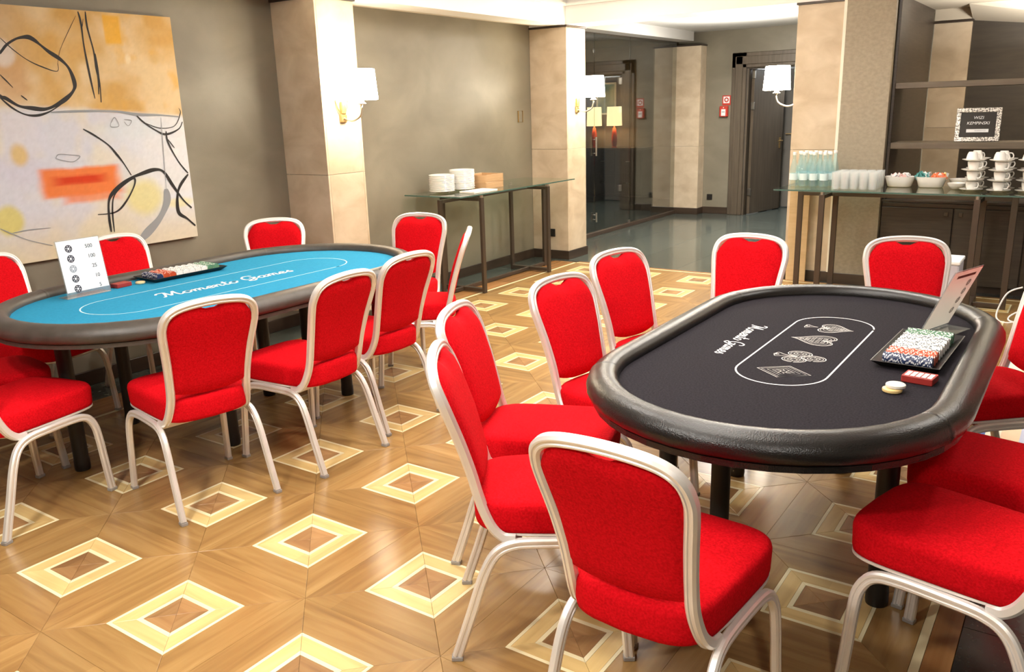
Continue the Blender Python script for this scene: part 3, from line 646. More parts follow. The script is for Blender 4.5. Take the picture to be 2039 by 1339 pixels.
LET = {
 'M': (1.02, [[(-.12, .78), (-.05, .98), (.12, 1.02), (.30, .98)], [(.30, .98), (.24, .55), (.12, .08), (0, .04)], [(.30, .98), (.38, .45), (.44, .12)], [(.44, .12), (.60, .60), (.74, 1.0)], [(.74, 1.0), (.74, .45), (.84, .03), (1.02, .16)]]),
 'o': (.50, [[(.26, .46), (.08, .38), (.05, .15), (.2, .01), (.37, .12), (.39, .35), (.26, .46), (.36, .37), (.52, .36)]]),
 'm': (.72, [[(0, .38), (.07, .46), (.08, 0)], [(.08, .22), (.20, .45), (.30, .38), (.30, 0)], [(.30, .22), (.43, .45), (.53, .37), (.52, .09), (.60, .02), (.72, .14)]]),
 'e': (.40, [[(.02, .18), (.24, .24), (.31, .38), (.20, .47), (.06, .34), (.06, .10), (.2, 0), (.40, .14)]]),
 'n': (.50, [[(0, .38), (.07, .46), (.08, 0)], [(.08, .22), (.21, .45), (.31, .37), (.30, .09), (.38, .02), (.50, .14)]]),
 't': (.32, [[(.16, .88), (.10, .20), (.16, .02), (.32, .14)], [(-.02, .56), (.30, .60)]]),
 'G': (.78, [[(.62, .78), (.50, .98), (.22, .96), (.03, .66), (.05, .26), (.24, .06), (.48, .16), (.60, .44)], [(.34, .42), (.60, .46), (.72, .44)], [(.62, .44), (.56, .0), (.36, -.26), (.12, -.14), (.30, .02), (.78, .16)]]),
 'a': (.54, [[(.38, .40), (.22, .46), (.06, .32), (.06, .09), (.2, .01), (.34, .16), (.39, .42)], [(.39, .42), (.37, .10), (.45, .02), (.54, .14)]]),
 's': (.36, [[(-.02, .12), (.12, .28), (.24, .50)], [(.24, .50), (.22, .32), (.34, .16), (.26, .01), (.06, .05)]]), ' ': (.34, [])}
def lettering(parent, text, org, ex, ey, length, mat, w=.105):
    tot = sum(LET[c][0] for c in text); sc = length/tot; mb = MB(); x = 0
    for c in text:
        for k, st in enumerate(LET[c][1]):
            ribbon(mb, [((q.x+x+.22*q.y)*sc, q.y*sc) for q in crom(st, 6)], w*sc, ex, ey, (org[0], org[1], org[2]+.0001*k))
        x += LET[c][0]
    return mb.obj('printed_lettering', mat, parent)
def line_loop(parent, pts, w, z, mat, name='printed_line'):
    mb = MB(); ribbon(mb, list(pts)+[pts[0], pts[1]], w, (1, 0, 0), (0, 1, 0), (0, 0, z)); return mb.obj(name, mat, parent)
BX, BY = -.825, 1.415
blue = poker_table('poker_table', 'long poker table with turquoise felt and grey-brown padded rail beside the painting', BX, BY, .56, 1.085, (m_blue, m_vinyl2), [(-.87, .50), (-1.24, .99), (-.49, 1.08), (-.54, 1.94), (-.95, 1.70), (-1.08, 2.14)])
line_loop(blue, stadium(.205, .80, 0, 24)[0], .007, .7507, m_printb)
lettering(blue, 'Momento Games', (-.80-BX, 1.005-BY, .7508), (.06, 1, 0), (-1, .06, 0), .80, m_print)
KX, KY = 2.20, 1.60
blk = poker_table('poker_table', 'poker table with black felt and glossy black padded rail at the right', KX, KY, .475, .925, (m_black, m_vinyl), [(2.0, 1.30), (2.55, 1.29), (1.77, 1.36), (1.81, 2.02), (2.2, 2.30)])
line_loop(blk, [(p[0]-.002, p[1]+.015) for p in stadium(.146, .478, 0, 24)[0]], .006, .7507, m_print)
lettering(blk, 'Momento Games', (1.915-KX, 1.825-KY, .7508), (.03, -1, 0), (1, .03, 0), .44, m_print, .10)
# card-suit line drawings (x axis of the drawing = across, tip towards +x of the table)
def heart(n=40):
    out = []
    for i in range(n):
        a = 2*PI*i/n; x = 16*math.sin(a)**3/17; y = (13*math.cos(a)-5*math.cos(2*a)-2*math.cos(3*a)-math.cos(4*a))/17
        out.append((x, y))
    return out
def suit(kind, cx, cy, sx, sy):
    mb = MB(); k = [0]
    def st(pts, w=.0035, closed=False, smooth=True):
        q = crom(pts, 4, closed) if smooth else [Vector((p[0], p[1], 0)) for p in pts]
        if closed: q = q+q[:2]
        k[0] += 1
        ribbon(mb, [(p.x*sy, p.y*sx) for p in q], w, (0, -1, 0), (1, 0, 0), (cx-KX, cy-KY, .7506+.00002*(k[0] % 12)))
    def circ(x, y, r, w=.002): st([(x+r*math.cos(2*PI*i/10), y+r*math.sin(2*PI*i/10)) for i in range(10)], w, True)
    if kind == 'diamond':
        for f, w in ((1, .0035), (.84, .002), (.62, .002), (.42, .002)): st([(f, 0), (0, f), (-f, 0), (0, -f)], w, True, False)
        for a in range(8): st([(.15*math.cos(a*PI/4), .15*math.sin(a*PI/4)), (.34*math.cos(a*PI/4+.3), .34*math.sin(a*PI/4+.3))], .002)
        circ(0, 0, .12)
    elif kind == 'heart':
        for f, w in ((1, .0035), (.88, .0018), (.7, .0018), (.5, .0018)): st([(x*f, y*f+.06*(1-f)) for x, y in heart()], w, True, False)
        for i in range(9):
            for j in range(7):
                x, y = -.8+.2*i, -.8+.22*j
                if abs(x)*1.1+abs(y-.15)*.9 < .72: circ(x, y, .075, .0016)
    elif kind == 'spade':
        for f, w in ((1, .0035), (.86, .0018), (.66, .0018), (.45, .0018)): st([(x*f, -y*f*.82+.22) for x, y in heart()], w, True, False)
        for i in range(7):
            for j in range(6):
                x, y = -.6+.2*i, -.25+.2*j
                if abs(x)+abs(y-.15)*.8 < .55: circ(x, y, .075, .0016)
        st([(0, -.45), (-.12, -.75), (-.35, -.95), (-.1, -1), (0, -.9), (.1, -1), (.35, -.95), (.12, -.75), (0, -.45)], .003); circ(0, -.92, .1)
    else:
        for x, y in ((0, .52), (-.52, -.12), (.52, -.12)):
            for r in (.46, .37, .24, .12): circ(x, y, r, .0032 if r > .4 else .0018)
            for a in range(8): st([(x+.13*math.cos(a*PI/4), y+.13*math.sin(a*PI/4)), (x+.35*math.cos(a*PI/4), y+.35*math.sin(a*PI/4))], .0014)
        st([(0, -.1), (-.1, -.6), (-.32, -.9), (-.08, -1), (0, -.9), (.08, -1), (.32, -.9), (.1, -.6), (0, -.1)], .003); circ(0, -.94, .1)
    mb.obj('printed_'+kind, m_printg, blk)
suit('diamond', 2.205, 1.283, .088, .068); suit('club', 2.205, 1.472, .088, .072); suit('heart', 2.195, 1.715, .092, .075); suit('spade', 2.19, 1.905, .088, .07)
# ------------------------------------------------------------------ glass console tables
def console(label, x, y, rotz, L, Wd, long0, long1, longv, cross, cv0, cv1):
    """local x along the length, local y from the front edge inwards; origin at the front left corner on the floor"""
    t = thing('console_table', label, 'table', (x, y, 0), rotz)
    zt = .862; q = .022
    g = MB().box(0, L, 0, Wd, .888, .899).obj('glass_top', m_tglass, t)
    e = MB().box(0, L, -.0012, 0, .8882, .8988).obj('polished_edge', m_tedge, t)
    MB().box(-.0012, 0, 0, Wd, .8882, .8988).obj('polished_edge', m_tedge, t)
    def upright(px, py, z0=.0, z1=zt): MB().box(px-q, px+q, py-q*.6, py+q*.6, z0, z1, .002).obj('leg', m_bronze, t)
    for px in cross:
        upright(px, cv0); upright(px, cv1)
        MB().box(px-q, px+q, cv0+q*.6, cv1-q*.6, zt-.03, zt, .002).obj('top_rail', m_bronze, t)
        MB().box(px-q, px+q, cv0+q*.6, cv1-q*.6, .012, .042, .002).obj('floor_rail', m_bronze, t)
        for py in (cv0, cv1): MB().lathe([(.016, zt), (.016, .888)], 14, (px, py, 0)).obj('glass_support', m_steel, t, True)
    segs = [long0]+list(cross)+[long1]
    for px in (long0, long1): upright(px, longv)
    for a, b in zip(segs, segs[1:]):
        a2 = a+q; b2 = b-q
        MB().box(a2, b2, longv-q*.6, longv+q*.6, zt-.031, zt-.001, .002).obj('top_rail', m_bronze, t)
        MB().box(a2, b2, longv-q*.6, longv+q*.6, .011, .041, .002).obj('floor_rail', m_bronze, t)
    return t
# left console runs along the wall: its front faces +X, so local x = +Y
console('glass-topped console table with bronze frame standing along the left wall', -1.45, 4.28, PI/2, 1.92, .63, .05, 1.74, .27, (.335, 1.44), .03, .475)
# right console: front faces -Y
console('glass-topped buffet table with bronze frame loaded with cups, glasses and bottles', .77, 5.68, 0, 1.93, .64, .155, 1.735, .26, (.39, 1.508), .03, .48)
ZG = .8995
# plates, boxes and tray on the left console
plate = MB(); plate.lathe([(.03, .002), (.055, 0), (.062, .004), (.095, .011), (.1145, .0145), (.1168, .0185), (.1145, .0225), (.094, .0175), (.06, .008), (.0, .007)], 28, (0, 0, 0), True, False)
plate_me = plate.mesh('plate', m_china, 50.0)
for (x, y, n, lab) in ((-1.875, 4.56, 15, 'shorter left plate stack on the console'), (-1.83, 4.80, 18, 'taller right plate stack on the console')):
    for k in range(n):
        o = inst(plate_me, 'plate', None, (x+random.uniform(-.002, .002), y+random.uniform(-.002, .002), ZG+.0098*k+.0005), random.random()*6)
        tag(o, 'white plate, %s from the top of the %s' % (ORD[n-1-k], lab), 'plate', 'dinner plates stacked on the left console')
def open_box(name, label, x, y, z, w, d, h, mat, rot=0):
    t = thing(name, label, 'box', (x, y, z), rot); e = .012
    MB().box(-w/2, w/2, -d/2, d/2, 0, .008).obj('bottom', mat, t)
    for a in ((-w/2, w/2, -d/2, -d/2+e), (-w/2, w/2, d/2-e, d/2), (-w/2, -w/2+e, -d/2+e, d/2-e), (w/2-e, w/2, -d/2+e, d/2-e)): MB().box(*a, .008, h, .002).obj('side_panel', mat, t)
    return t
open_box('wooden_box', 'open brown wooden box beside the plates, lower one of the two', -1.79, 5.08, ZG+.0005, .25, .30, .058, m_bamboo, .05)
open_box('wooden_box', 'open brown wooden box beside the plates, upper one of the two', -1.79, 5.08, ZG+.059, .25, .30, .068, m_bamboo, .02)
tr = thing('serving_tray', 'flat white rectangular tray in front of the plate stacks on the console', 'tray', (-1.585, 4.72, ZG), -.08)
MB().box(-.09, .09, -.16, .16, .0005, .006, .002).obj('tray_base', m_china, tr)
for a in ((-.09, .09, -.16, -.152), (-.09, .09, .152, .16), (-.09, -.082, -.152, .152), (.082, .09, -.152, .152)): MB().box(*a, .006, .016, .002).obj('tray_rim', m_china, tr)

# bottles of water
def make_bottle():
    t = thing('water_bottle', 'water bottle', 'bottle', group='water bottles on the buffet table')
    b = MB(); b.lathe([(.030, .001), (.034, .005), (.034, .13), (.030, .16), (.018, .205), (.0135, .235), (.0135, .265)], 16); b.obj('glass_body', m_water, t, True)
    b = MB(); b.lathe([(.0145, .262), (.0155, .265), (.0155, .284), (.013, .287)], 14); b.obj('cap', m_china, t, True)
    b = MB(); b.lathe([(.0345, .055), (.0345, .110)], 16, (0, 0, 0), False, False); b.obj('label', M('bottle_label', (.62, .74, .74), .6), t, True)
    return t
b0 = make_bottle(); k = 0
for j in range(4):
    for i in range(4):
        o = b0 if k == 0 else copy_tree(b0); k += 1
        o.location = (.845+.082*i+.03*(j % 2)+random.uniform(-.004, .004), 5.98+.082*j+random.uniform(-.004, .004), ZG); o.rotation_euler = (0, 0, random.random()*6)
        o['label'] = 'white-capped glass water bottle, %s from the left in the %s row from the front' % (ORD[i], ORD[j])
# tumblers
tm = MB(); tm.lathe([(.026, .001), (.029, .004), (.033, .14), (.0315, .14), (.0275, .012), (.0, .010)], 18, (0, 0, 0), True, False); tme = tm.mesh('tumbler', m_clear, True)
for j in range(5):
    for i in range(5):
        o = inst(tme, 'tumbler', None, (1.235+.071*i, 5.80+.071*j, ZG)); tag(o, 'clear tumbler, %s from the left in the %s row of the glass block' % (ORD[i], ORD[j]), 'glass', 'tumblers on the buffet table')
# bowls
def oval_bowl(name, label, x, y, rx, ry, h, rot=0):
    t = thing(name, label, 'bowl', (x, y, ZG), rot)
    def ring(f, z): return [(rx*f*math.copysign(abs(math.cos(a))**.7, math.cos(a)), ry*f*math.copysign(abs(math.sin(a))**.7, math.sin(a)), z) for a in [2*PI*i/28 for i in range(28)]]
    b = MB(); L = [ring(.70, .001), ring(.78, .006), ring(.92, h*.7), ring(1, h), ring(.96, h), ring(.86, h*.65), ring(.7, .012)]
    for r_ in L: b.v += r_
    for l in range(len(L)-1):
        for i in range(28): b.f.append((l*28+i, l*28+(i+1) % 28, (l+1)*28+(i+1) % 28, (l+1)*28+i))
    b.f += [tuple(range(27, -1, -1)), tuple(6*28+i for i in range(28))]; b.obj('bowl_body', m_china, t, 50.0); return t
def sachets(x, y, rx, ry, z, n, cols, name, label, group, size=(.018, .035), up=.6):
    for k in range(n):
        a = random.random()*2*PI; r = math.sqrt(random.random())*.8
        w, h = size; mb = MB(); mb.box(-w, w, -.002, .002, -h, h, .0015)
        o = mb.obj(name, random.choice(cols)); o.location = (x+rx*r*math.cos(a), y+ry*r*math.sin(a), z+random.uniform(0, .012)+h*up*.4)
        o.rotation_euler = (random.uniform(-.7, .7), random.uniform(-1.2, 1.2), random.random()*6); tag(o, label, 'sachet', group)
m_pk = M('pink_sachet', (.70, .45, .42), .6); m_te = M('teal_sachet', (.05, .22, .21), .5); m_or = M('orange_sachet', (.80, .20, .08), .5); m_ye = M('yellow_sachet', (.85, .62, .2), .5)
oval_bowl('serving_bowl', 'white oval bowl full of pale sugar sachets beside the glass tumblers', 1.655, 6.16, .115, .075, .085)
sachets(1.655, 6.16, .095, .055, ZG+.06, 34, [m_paper, m_paper, m_pk], 'sugar_sachet', 'pale sugar sachet in the white bowl beside the tumblers', 'sugar sachets')
oval_bowl('serving_bowl', 'white bowl heaped with green and orange tea bags in the middle of the buffet table', 1.885, 6.18, .115, .080, .085)
sachets(1.83, 6.18, .055, .055, ZG+.075, 16, [m_te, m_te, m_paper], 'tea_bag', 'dark green wrapped tea bag in the middle white bowl', 'green tea bags', (.024, .03))
sachets(1.945, 6.18, .055, .055, ZG+.07, 18, [m_or, m_ye, m_paper, m_or], 'tea_bag', 'orange or yellow wrapped tea bag in the middle white bowl', 'orange tea bags', (.024, .03))
for (bx, by, rr, hh, lab) in ((2.105, 6.25, .10, .065, 'wide shallow cream bowl behind the small one, left of the stacked cups'), (2.085, 6.055, .066, .05, 'small cream bowl in front of the wide one, left of the stacked cups')):
    mb = MB(); mb.lathe([(.45*rr, .001), (.55*rr, .004), (.88*rr, hh*.6), (rr, hh), (.965*rr, hh), (.84*rr, hh*.62), (.5*rr, .010), (0, .009)], 28, (0, 0, 0), True, False)
    o = mb.obj('shallow_bowl', m_china, None, 50.0); o.location = (bx, by, ZG); tag(o, lab, 'bowl')
# cups and saucers in towers
sm_ = MB(); sm_.lathe([(.026, .001), (.036, 0), (.040, .004), (.066, .010), (.082, .016), (.0825, .018), (.064, .013), (.036, .007), (.0, .0065)], 24, (0, 0, 0), True, False); saucer_me = sm_.mesh('saucer', m_china, 50.0)
cm = MB(); cm.lathe([(.024, .001), (.028, .003), (.036, .02), (.041, .045), (.043, .066), (.0415, .066), (.039, .045), (.033, .02), (.02, .006), (0, .005)], 24, (0, 0, 0), True, False); cup_me = cm.mesh('cup', m_china, 50.0)
hm = MB(); hm.tube(crom([(.040, 0, .055), (.060, 0, .058), (.068, 0, .042), (.058, 0, .022), (.037, 0, .018)], 5), .0045, 8); hand_me = hm.mesh('handle', m_china, True)
def cup(x, y, z, flip, ang, lab, grp):
    o = inst(cup_me, 'cup', None, (x, y, z+(.066 if flip else 0)), ang)
    if flip: o.rotation_euler = (PI, 0, ang)
    h = inst(hand_me, 'handle', o); tag(o, lab, 'cup', grp)
for (cx_, cy_, nm) in ((2.20, 5.955, 'left'), (2.385, 5.925, 'middle'), (2.57, 5.955, 'right')):
    for d in range(2 if nm != 'right' else 2):
        y = cy_+.172*d; z = ZG+.0005; x = cx_+.012*d
        for lv in range(4):
            tag(inst(saucer_me, 'saucer', None, (x, y, z), random.random()*6), 'white saucer, %s from the bottom of the %s %s cup tower' % (ORD[lv], 'front' if d == 0 else 'rear', nm), 'saucer', 'saucers of the cup towers')
            z += .0075
            if lv < 3:
                cup(x, y, z, False, -.5+random.uniform(-.25, .25), 'upright white coffee cup, %s from the bottom of the %s %s cup tower' % (ORD[lv], 'front' if d == 0 else 'rear', nm), 'upright cups of the towers'); z += .0665
            else:
                cup(x-.014, y, z+.0005, True, .6+random.uniform(-.3, .3), 'white coffee cup turned upside down on top of the %s %s cup tower' % ('front' if d == 0 else 'rear', nm), 'upturned cups on the towers')
# cardboard panel left of the buffet table
cb = MB().box(-.085, .085, -.012, .012, 0, .955, .002).obj('cardboard_panel', m_card); cb.location = (.80, 6.36, 0); cb.rotation_euler = (math.radians(-0.5), 0, .12); tag(cb, 'tall flat cardboard panel leaning behind the left end of the buffet table', 'cardboard')

# ------------------------------------------------------------------ cabinet and open shelves at the right
cbt = thing('cabinet', 'low dark brown cabinet with square pulls behind the buffet table', 'cabinet', (1.475, 6.45, 0))
MB().box(0, 2.1, .02, .42, .06, .742).obj('body', m_dwood, cbt); MB().box(.02, 2.08, .06, .40, 0, .06).obj('plinth', m_base, cbt); MB().box(0, 2.1, -.003, .42, .742, .76, .002).obj('top', m_dwood, cbt)
for i in range(4):
    x0 = .004+.525*i+(.04 if i else 0); x1 = .525*(i+1)+.04-.004 if i < 3 else 2.096
    d = MB().box(x0, x1, -.001, .019, .065, .70, .003).obj('door', m_dwood, cbt)
    px = x1-.05 if i % 2 == 0 else x0+.05
    MB().box(px-.017, px+.017, -.012, -.0015, .635, .672, .003).obj('pull', m_bronze, d)
MB().box(.004, 2.096, 0, .019, .705, .738, .002).obj('top_fascia', m_dwood, cbt)
sh = thing('shelf_unit', 'open dark wooden shelves above the low cabinet at the right', 'shelf', (1.475, 6.47, .7605))
for z0, z1 in ((.427, .477), (.918, .965)): MB().box(.026, 2.09, 0, .36, z0, z1, .003).obj('shelf', m_shelf, sh)
MB().box(0, .025, 0, .36, 0, 1.65, .003).obj('upright', m_dwood, sh); MB().box(2.091, 2.115, 0, .36, 0, 1.65, .003).obj('upright', m_dwood, sh)
# alcove back: stone strip and dark wall with sloping top
pillar(1.475, 1.81, 8.26, 8.40, h=2.30, joint=1.3)
wa = struct(MB().add([(1.81, 8.3, 0), (3.65, 8.3, 0), (3.65, 8.3, 2.08), (1.81, 8.3, 2.31), (1.81, 8.4, 0), (3.65, 8.4, 0), (3.65, 8.4, 2.08), (1.81, 8.4, 2.31)], [(0, 1, 2, 3), (5, 4, 7, 6), (0, 4, 5, 1), (1, 5, 6, 2), (2, 6, 7, 3), (3, 7, 4, 0)]).obj('wall_alcove', Mn('dark_panel', [(.3, (.030, .022, .014)), (.7, (.045, .034, .022))], (4, 4, 30), 5, rough=.55)))
so = struct(MB().add([(1.81, 7.9, 2.43), (3.65, 7.9, 2.43), (3.65, 7.9, 2.36), (1.81, 7.9, 2.429), (1.81, 8.3, 2.43), (3.65, 8.3, 2.43), (3.65, 8.3, 2.08), (1.81, 8.3, 2.31)], [(0, 3, 2, 1), (4, 5, 6, 7), (3, 7, 6, 2), (1, 2, 6, 5), (0, 4, 7, 3), (0, 1, 5, 4)]).obj('sloping_soffit', m_beigeceil)); so.name = 'ceiling_alcove_slope'
MB().box(1.475, 1.83, 8.255, 8.42, 2.324, 2.43).obj('wall_above_strip', m_beigeceil)['kind'] = 'structure'
# framed sign on the middle shelf
def text_mesh(txt, size, name, mat, parent, M4, sx=1.0, shear=0.0):
    c = bpy.data.curves.new(name, 'FONT'); c.body = txt; c.size = size; c.align_x = 'CENTER'; c.align_y = 'CENTER'; c.extrude = .0002; c.shear = shear; c.resolution_u = 3
    o = bpy.data.objects.new(name, c); COL.objects.link(o); bpy.context.view_layer.update()
    me = bpy.data.meshes.new_from_object(o.evaluated_get(bpy.context.evaluated_depsgraph_get())); bpy.data.objects.remove(o); bpy.data.curves.remove(c)
    me.materials.clear(); me.materials.append(mat); ob = bpy.data.objects.new(name, me); COL.objects.link(ob); ob.parent = parent; ob.matrix_local = M4 @ Matrix.Diagonal((sx, 1, 1, 1)); return ob
def frame_m(org, ex, ey):
    ex = Vector(ex).normalized(); ey = Vector(ey).normalized(); ez = ex.cross(ey)
    return Matrix(((ex.x, ey.x, ez.x, org[0]), (ex.y, ey.y, ez.y, org[1]), (ex.z, ey.z, ez.z, org[2]), (0, 0, 0, 1)))
sg = thing('framed_sign', 'small black sign in a glittery silver frame leaning on the middle shelf', 'sign', (2.135, 6.545, 1.2425), math.radians(6))
sg.rotation_euler = (math.radians(-17), 0, math.radians(5))
SWd, SH = .325, .275; fr = .035
m_glit = Mn('glitter_silver', [(.38, (.10, .09, .08)), (.5, (.60, .56, .50)), (.6, (.92, .88, .82))], (90, 90, 90), 2, rough=.3, metal=.4)
for a in ((-SWd/2, SWd/2, 0, fr), (-SWd/2, SWd/2, SH-fr, SH), (-SWd/2, -SWd/2+fr, fr, SH-fr), (SWd/2-fr, SWd/2, fr, SH-fr)): MB().box(a[0], a[1], -.009, .009, a[2], a[3], .003).obj('frame_rail', m_glit, sg)
MB().box(-SWd/2+fr, SWd/2-fr, -.001, .006, fr, SH-fr).obj('sign_face', M('sign_black', (.035, .032, .03), .15), sg)
MB().box(-.08, .08, -.0022, -.0011, .075, .102, .0004).obj('sign_button', m_paper, sg)
for t_, z_, s_ in (('WIZI', .195, .034), ('KEMPINSKI', .150, .034)): text_mesh(t_, s_, 'sign_lettering', m_paper, sg, frame_m((0, -.0017, z_), (1, 0, 0), (0, 0, 1)), 1.0, .15)
text_mesh('REZERWACJA', .013, 'sign_lettering', m_inkg, sg, frame_m((0.02, -.0028, .0885), (1, 0, 0), (0, 0, 1)))

# ------------------------------------------------------------------ things on the blue table
ZF = .7503
def value_card(name, label, org, rot, w, h, lean, chips):
    t = thing(name, label, 'card', org, rot)
    # local: x along the bottom edge, sheet leans back towards +y by lean over height h
    L = math.hypot(h, lean); ey = Vector((0, lean/L, h/L)); nrm = Vector((1, 0, 0)).cross(ey)
    V = []
    for d in (0, .0025):
        for x, l in ((-w/2, 0), (w/2, 0), (w/2, L), (-w/2, L)): V.append(Vector((x, 0, .002))+ey*l-nrm*d)
    MB().add(V, [(0, 1, 2, 3), (7, 6, 5, 4), (0, 4, 5, 1), (1, 5, 6, 2), (2, 6, 7, 3), (3, 7, 4, 0)]).obj('acrylic_sheet', m_acryl, t)
    MB().box(-w/2, w/2, .0, .09, .0005, .003).obj('acrylic_foot', m_acryl, t)
    return t, ey, nrm, L
vc, ey, nrm, L = value_card('value_card', 'white price card of chip values in a clear acrylic stand on the blue table', (-1.21, .855, ZF), PI/2+.04, .235, .29, .04, True)
Wc = .235; p0 = Vector((0, 0, .002))+ey*.03+nrm*.0006
MB().add([p0+Vector((-Wc/2+.004, 0, 0)), p0+Vector((Wc/2-.004, 0, 0)), p0+Vector((Wc/2-.004, 0, 0))+ey*(L-.034), p0+Vector((-Wc/2+.004, 0, 0))+ey*(L-.034)], [(0, 1, 2, 3)]).obj('paper_sheet', m_paper, vc)
for i, v in enumerate(('500', '100', '25', '10', '5')):
    l = L-.045-i*.051; o = Vector((.052+.004*i, 0, .002))+ey*l+nrm*.0012
    text_mesh(v, .027, 'printed_value', m_ink, vc, frame_m(o, (1, 0, 0), ey))
    c = Vector((-.055, 0, .002))+ey*l+nrm*.0012; mb = MB()
    for r_, w_ in ((.0165, .005), (.008, .004)): ribbon(mb, [(r_*math.cos(2*PI*q/24), r_*math.sin(2*PI*q/24)) for q in range(26)], w_, (1, 0, 0), ey, c)
    for q in range(6):
        a = q*PI/3+.3; ribbon(mb, [(.0135*math.cos(a+d), .0135*math.sin(a+d)) for d in (-.26, 0, .26)], .009, (1, 0, 0), ey, c+nrm*.0002)
    mb.obj('printed_chip', m_inkg if i == 2 else m_ink, vc)
# chip racks
CHC = dict(blue=((.02, .035, .10), (.85, .86, .9)), orange=((.52, .07, .02), (.93, .84, .74)), white=((.90, .89, .86), (.16, .18, .2)), green=((.10, .24, .14), (.90, .92, .88)))
def chip_mb(col, ax0, ax1, c=(0, 0, 0), rot=0.0, mb=None):
    """a chip on edge: axis along x"""
    mb = mb or MB(); mb.c = mb.c if mb.c is not None else []; n = 18; R = .0195; base, spot = CHC[col]; o = len(mb.v); V = []; F = []; Cc = []
    for i in range(n):
        a = 2*PI*i/n+rot; cc = spot if i % 3 == 0 else base
        a2 = 2*PI*(i+1)/n+rot
        V += [(c[0]+ax0, c[1]+R*math.cos(a), c[2]+R*math.sin(a)), (c[0]+ax1, c[1]+R*math.cos(a), c[2]+R*math.sin(a)), (c[0]+ax1, c[1]+R*math.cos(a2), c[2]+R*math.sin(a2)), (c[0]+ax0, c[1]+R*math.cos(a2), c[2]+R*math.sin(a2))]
        Cc += [cc]*4; k = 4*i; F.append((k+3, k+2, k+1, k))
    k = len(V)
    for x, sg_ in ((ax0, 1), (ax1, -1)):
        V += [(c[0]+x, c[1]+R*math.cos(2*PI*i/n+rot), c[2]+R*math.sin(2*PI*i/n+rot)) for i in range(n)]; Cc += [base]*n
    F += [tuple(range(k, k+n)), tuple(range(k+2*n-1, k+n-1, -1))]
    mb.add(V, F); mb.c += Cc; return mb
CHM = {c: chip_mb(c, -.0016, .0016).mesh('poker_chip', m_chip) for c in CHC}
ROWS = ['blue', 'orange', 'orange', 'white', 'white', 'white', 'white', 'white', 'green', 'green']
CN = dict(blue='dark blue', orange='orange', white='white', green='green')
def chip_tray(x, y, rot, label, which, n_ind):
    t = thing('chip_tray', label, 'tray', (x, y, ZF), rot)
    w, l = .105, .235
    def tr_(): 
        V = []; 
        for (a, b, z) in ((w-.028, l-.028, .0005), (w, l, .0235), (w-.003, l-.003, .0245), (w-.030, l-.030, .004)): V += [(-a, -b, z), (a, -b, z), (a, b, z), (-a, b, z)]
        F = [(3, 2, 1, 0), (12, 13, 14, 15)]+[(k*4+i, k*4+(i+1) % 4, k*4+4+(i+1) % 4, k*4+4+i) for k in range(3) for i in range(4)]
        return MB().add(V, F)
    tr_().obj('tray_body', m_sock, t)
    c, s = math.cos(rot), math.sin(rot); cnt = 0; rest = MB(); NC = 46
    for r, col in enumerate(ROWS):
        ly = -.180+.040*r
        for k in range(NC):
            lx = -.0735+.00327*k; dz = random.uniform(-.0012, .0012); dy = random.uniform(-.001, .001); a = random.random()*6
            if cnt < n_ind:
                o = inst(CHM[col], 'poker_chip', None, (x+lx*c-(ly+dy)*s, y+lx*s+(ly+dy)*c, ZF+.0245+dz)); o.rotation_euler = (a, 0, rot)
                tag(o, '%s chip on edge, %s from left, %s row, %s table tray' % (CN[col], ORD[k], ORD[r], which), 'poker chip', '%s chips in the %s table tray' % (CN[col], which))
            else: chip_mb(col, lx-.0016, lx+.0016, (0, ly+dy, .0245+dz), a, rest)
            cnt += 1
    if rest.v:
        o = rest.obj('poker_chips', m_chip); o.location = (x, y, ZF); o.rotation_euler = (0, 0, rot); o['kind'] = 'stuff'
        tag(o, 'remaining rows of poker chips on edge in the tray on the %s table' % which, 'poker chips')
    return t
chip_tray(2.545, 1.70, -.035, 'black tray of poker chips on the black table beside the acrylic card', 'black', 300)
chip_tray(-1.265, 1.43, -.02, 'black tray of poker chips on the blue table beside the value card', 'blue', 0)
def deck(x, y, rot, label, mat, top, w=.046, l=.032, h=.022):
    t = thing('card_box', label, 'box', (x, y, ZF), rot)
    MB().box(-w, w, -l, l, .0005, h, .002).obj('box_body', mat, t)
    if top:
        for i in range(5):
            for j in range(2): MB().box(-w+.007+i*.0165, -w+.0195+i*.0165, -l+.008+j*.025, -l+.029+j*.025, h, h+.0008).obj('window', m_paper, t)
    return t
m_burg = M('burgundy_box', (.33, .03, .025), .4)
deck(2.598, 1.385, -.12, 'small red box with ten white windows before the chip tray, black table', m_burg, True, .046, .034)
deck(-1.275, 1.065, .1, 'small dark red card box behind the value card on the blue table', m_burg, False, .03, .045)
for (x, y, z, col, lab) in ((2.545, 1.243, ZF+.0005, (.80, .58, .25), 'yellow dealer button lying under the white one on the black table'), (2.552, 1.253, ZF+.0125, (.80, .78, .72), 'white dealer button resting on the yellow one on the black table')):
    d = MB(); d.lathe([(.024, 0), (.028, .002), (.029, .006), (.028, .010), (.025, .012)], 28); o = d.obj('dealer_button', M('button_%d' % (z*10000), col, .35), None, 40.0); o.location = (x, y, z); tag(o, lab, 'button')
for (x, y, lab, col) in ((-1.255, 1.165, 'pale yellow round button beside the red card box on the blue table', (.8, .66, .36)),):
    d = MB(); d.lathe([(.022, 0), (.025, .002), (.026, .006), (.025, .010), (.022, .012)], 24); o = d.obj('dealer_button', M('button_y', col, .35), None, 40.0); o.location = (x, y, ZF+.0005); tag(o, lab, 'button')
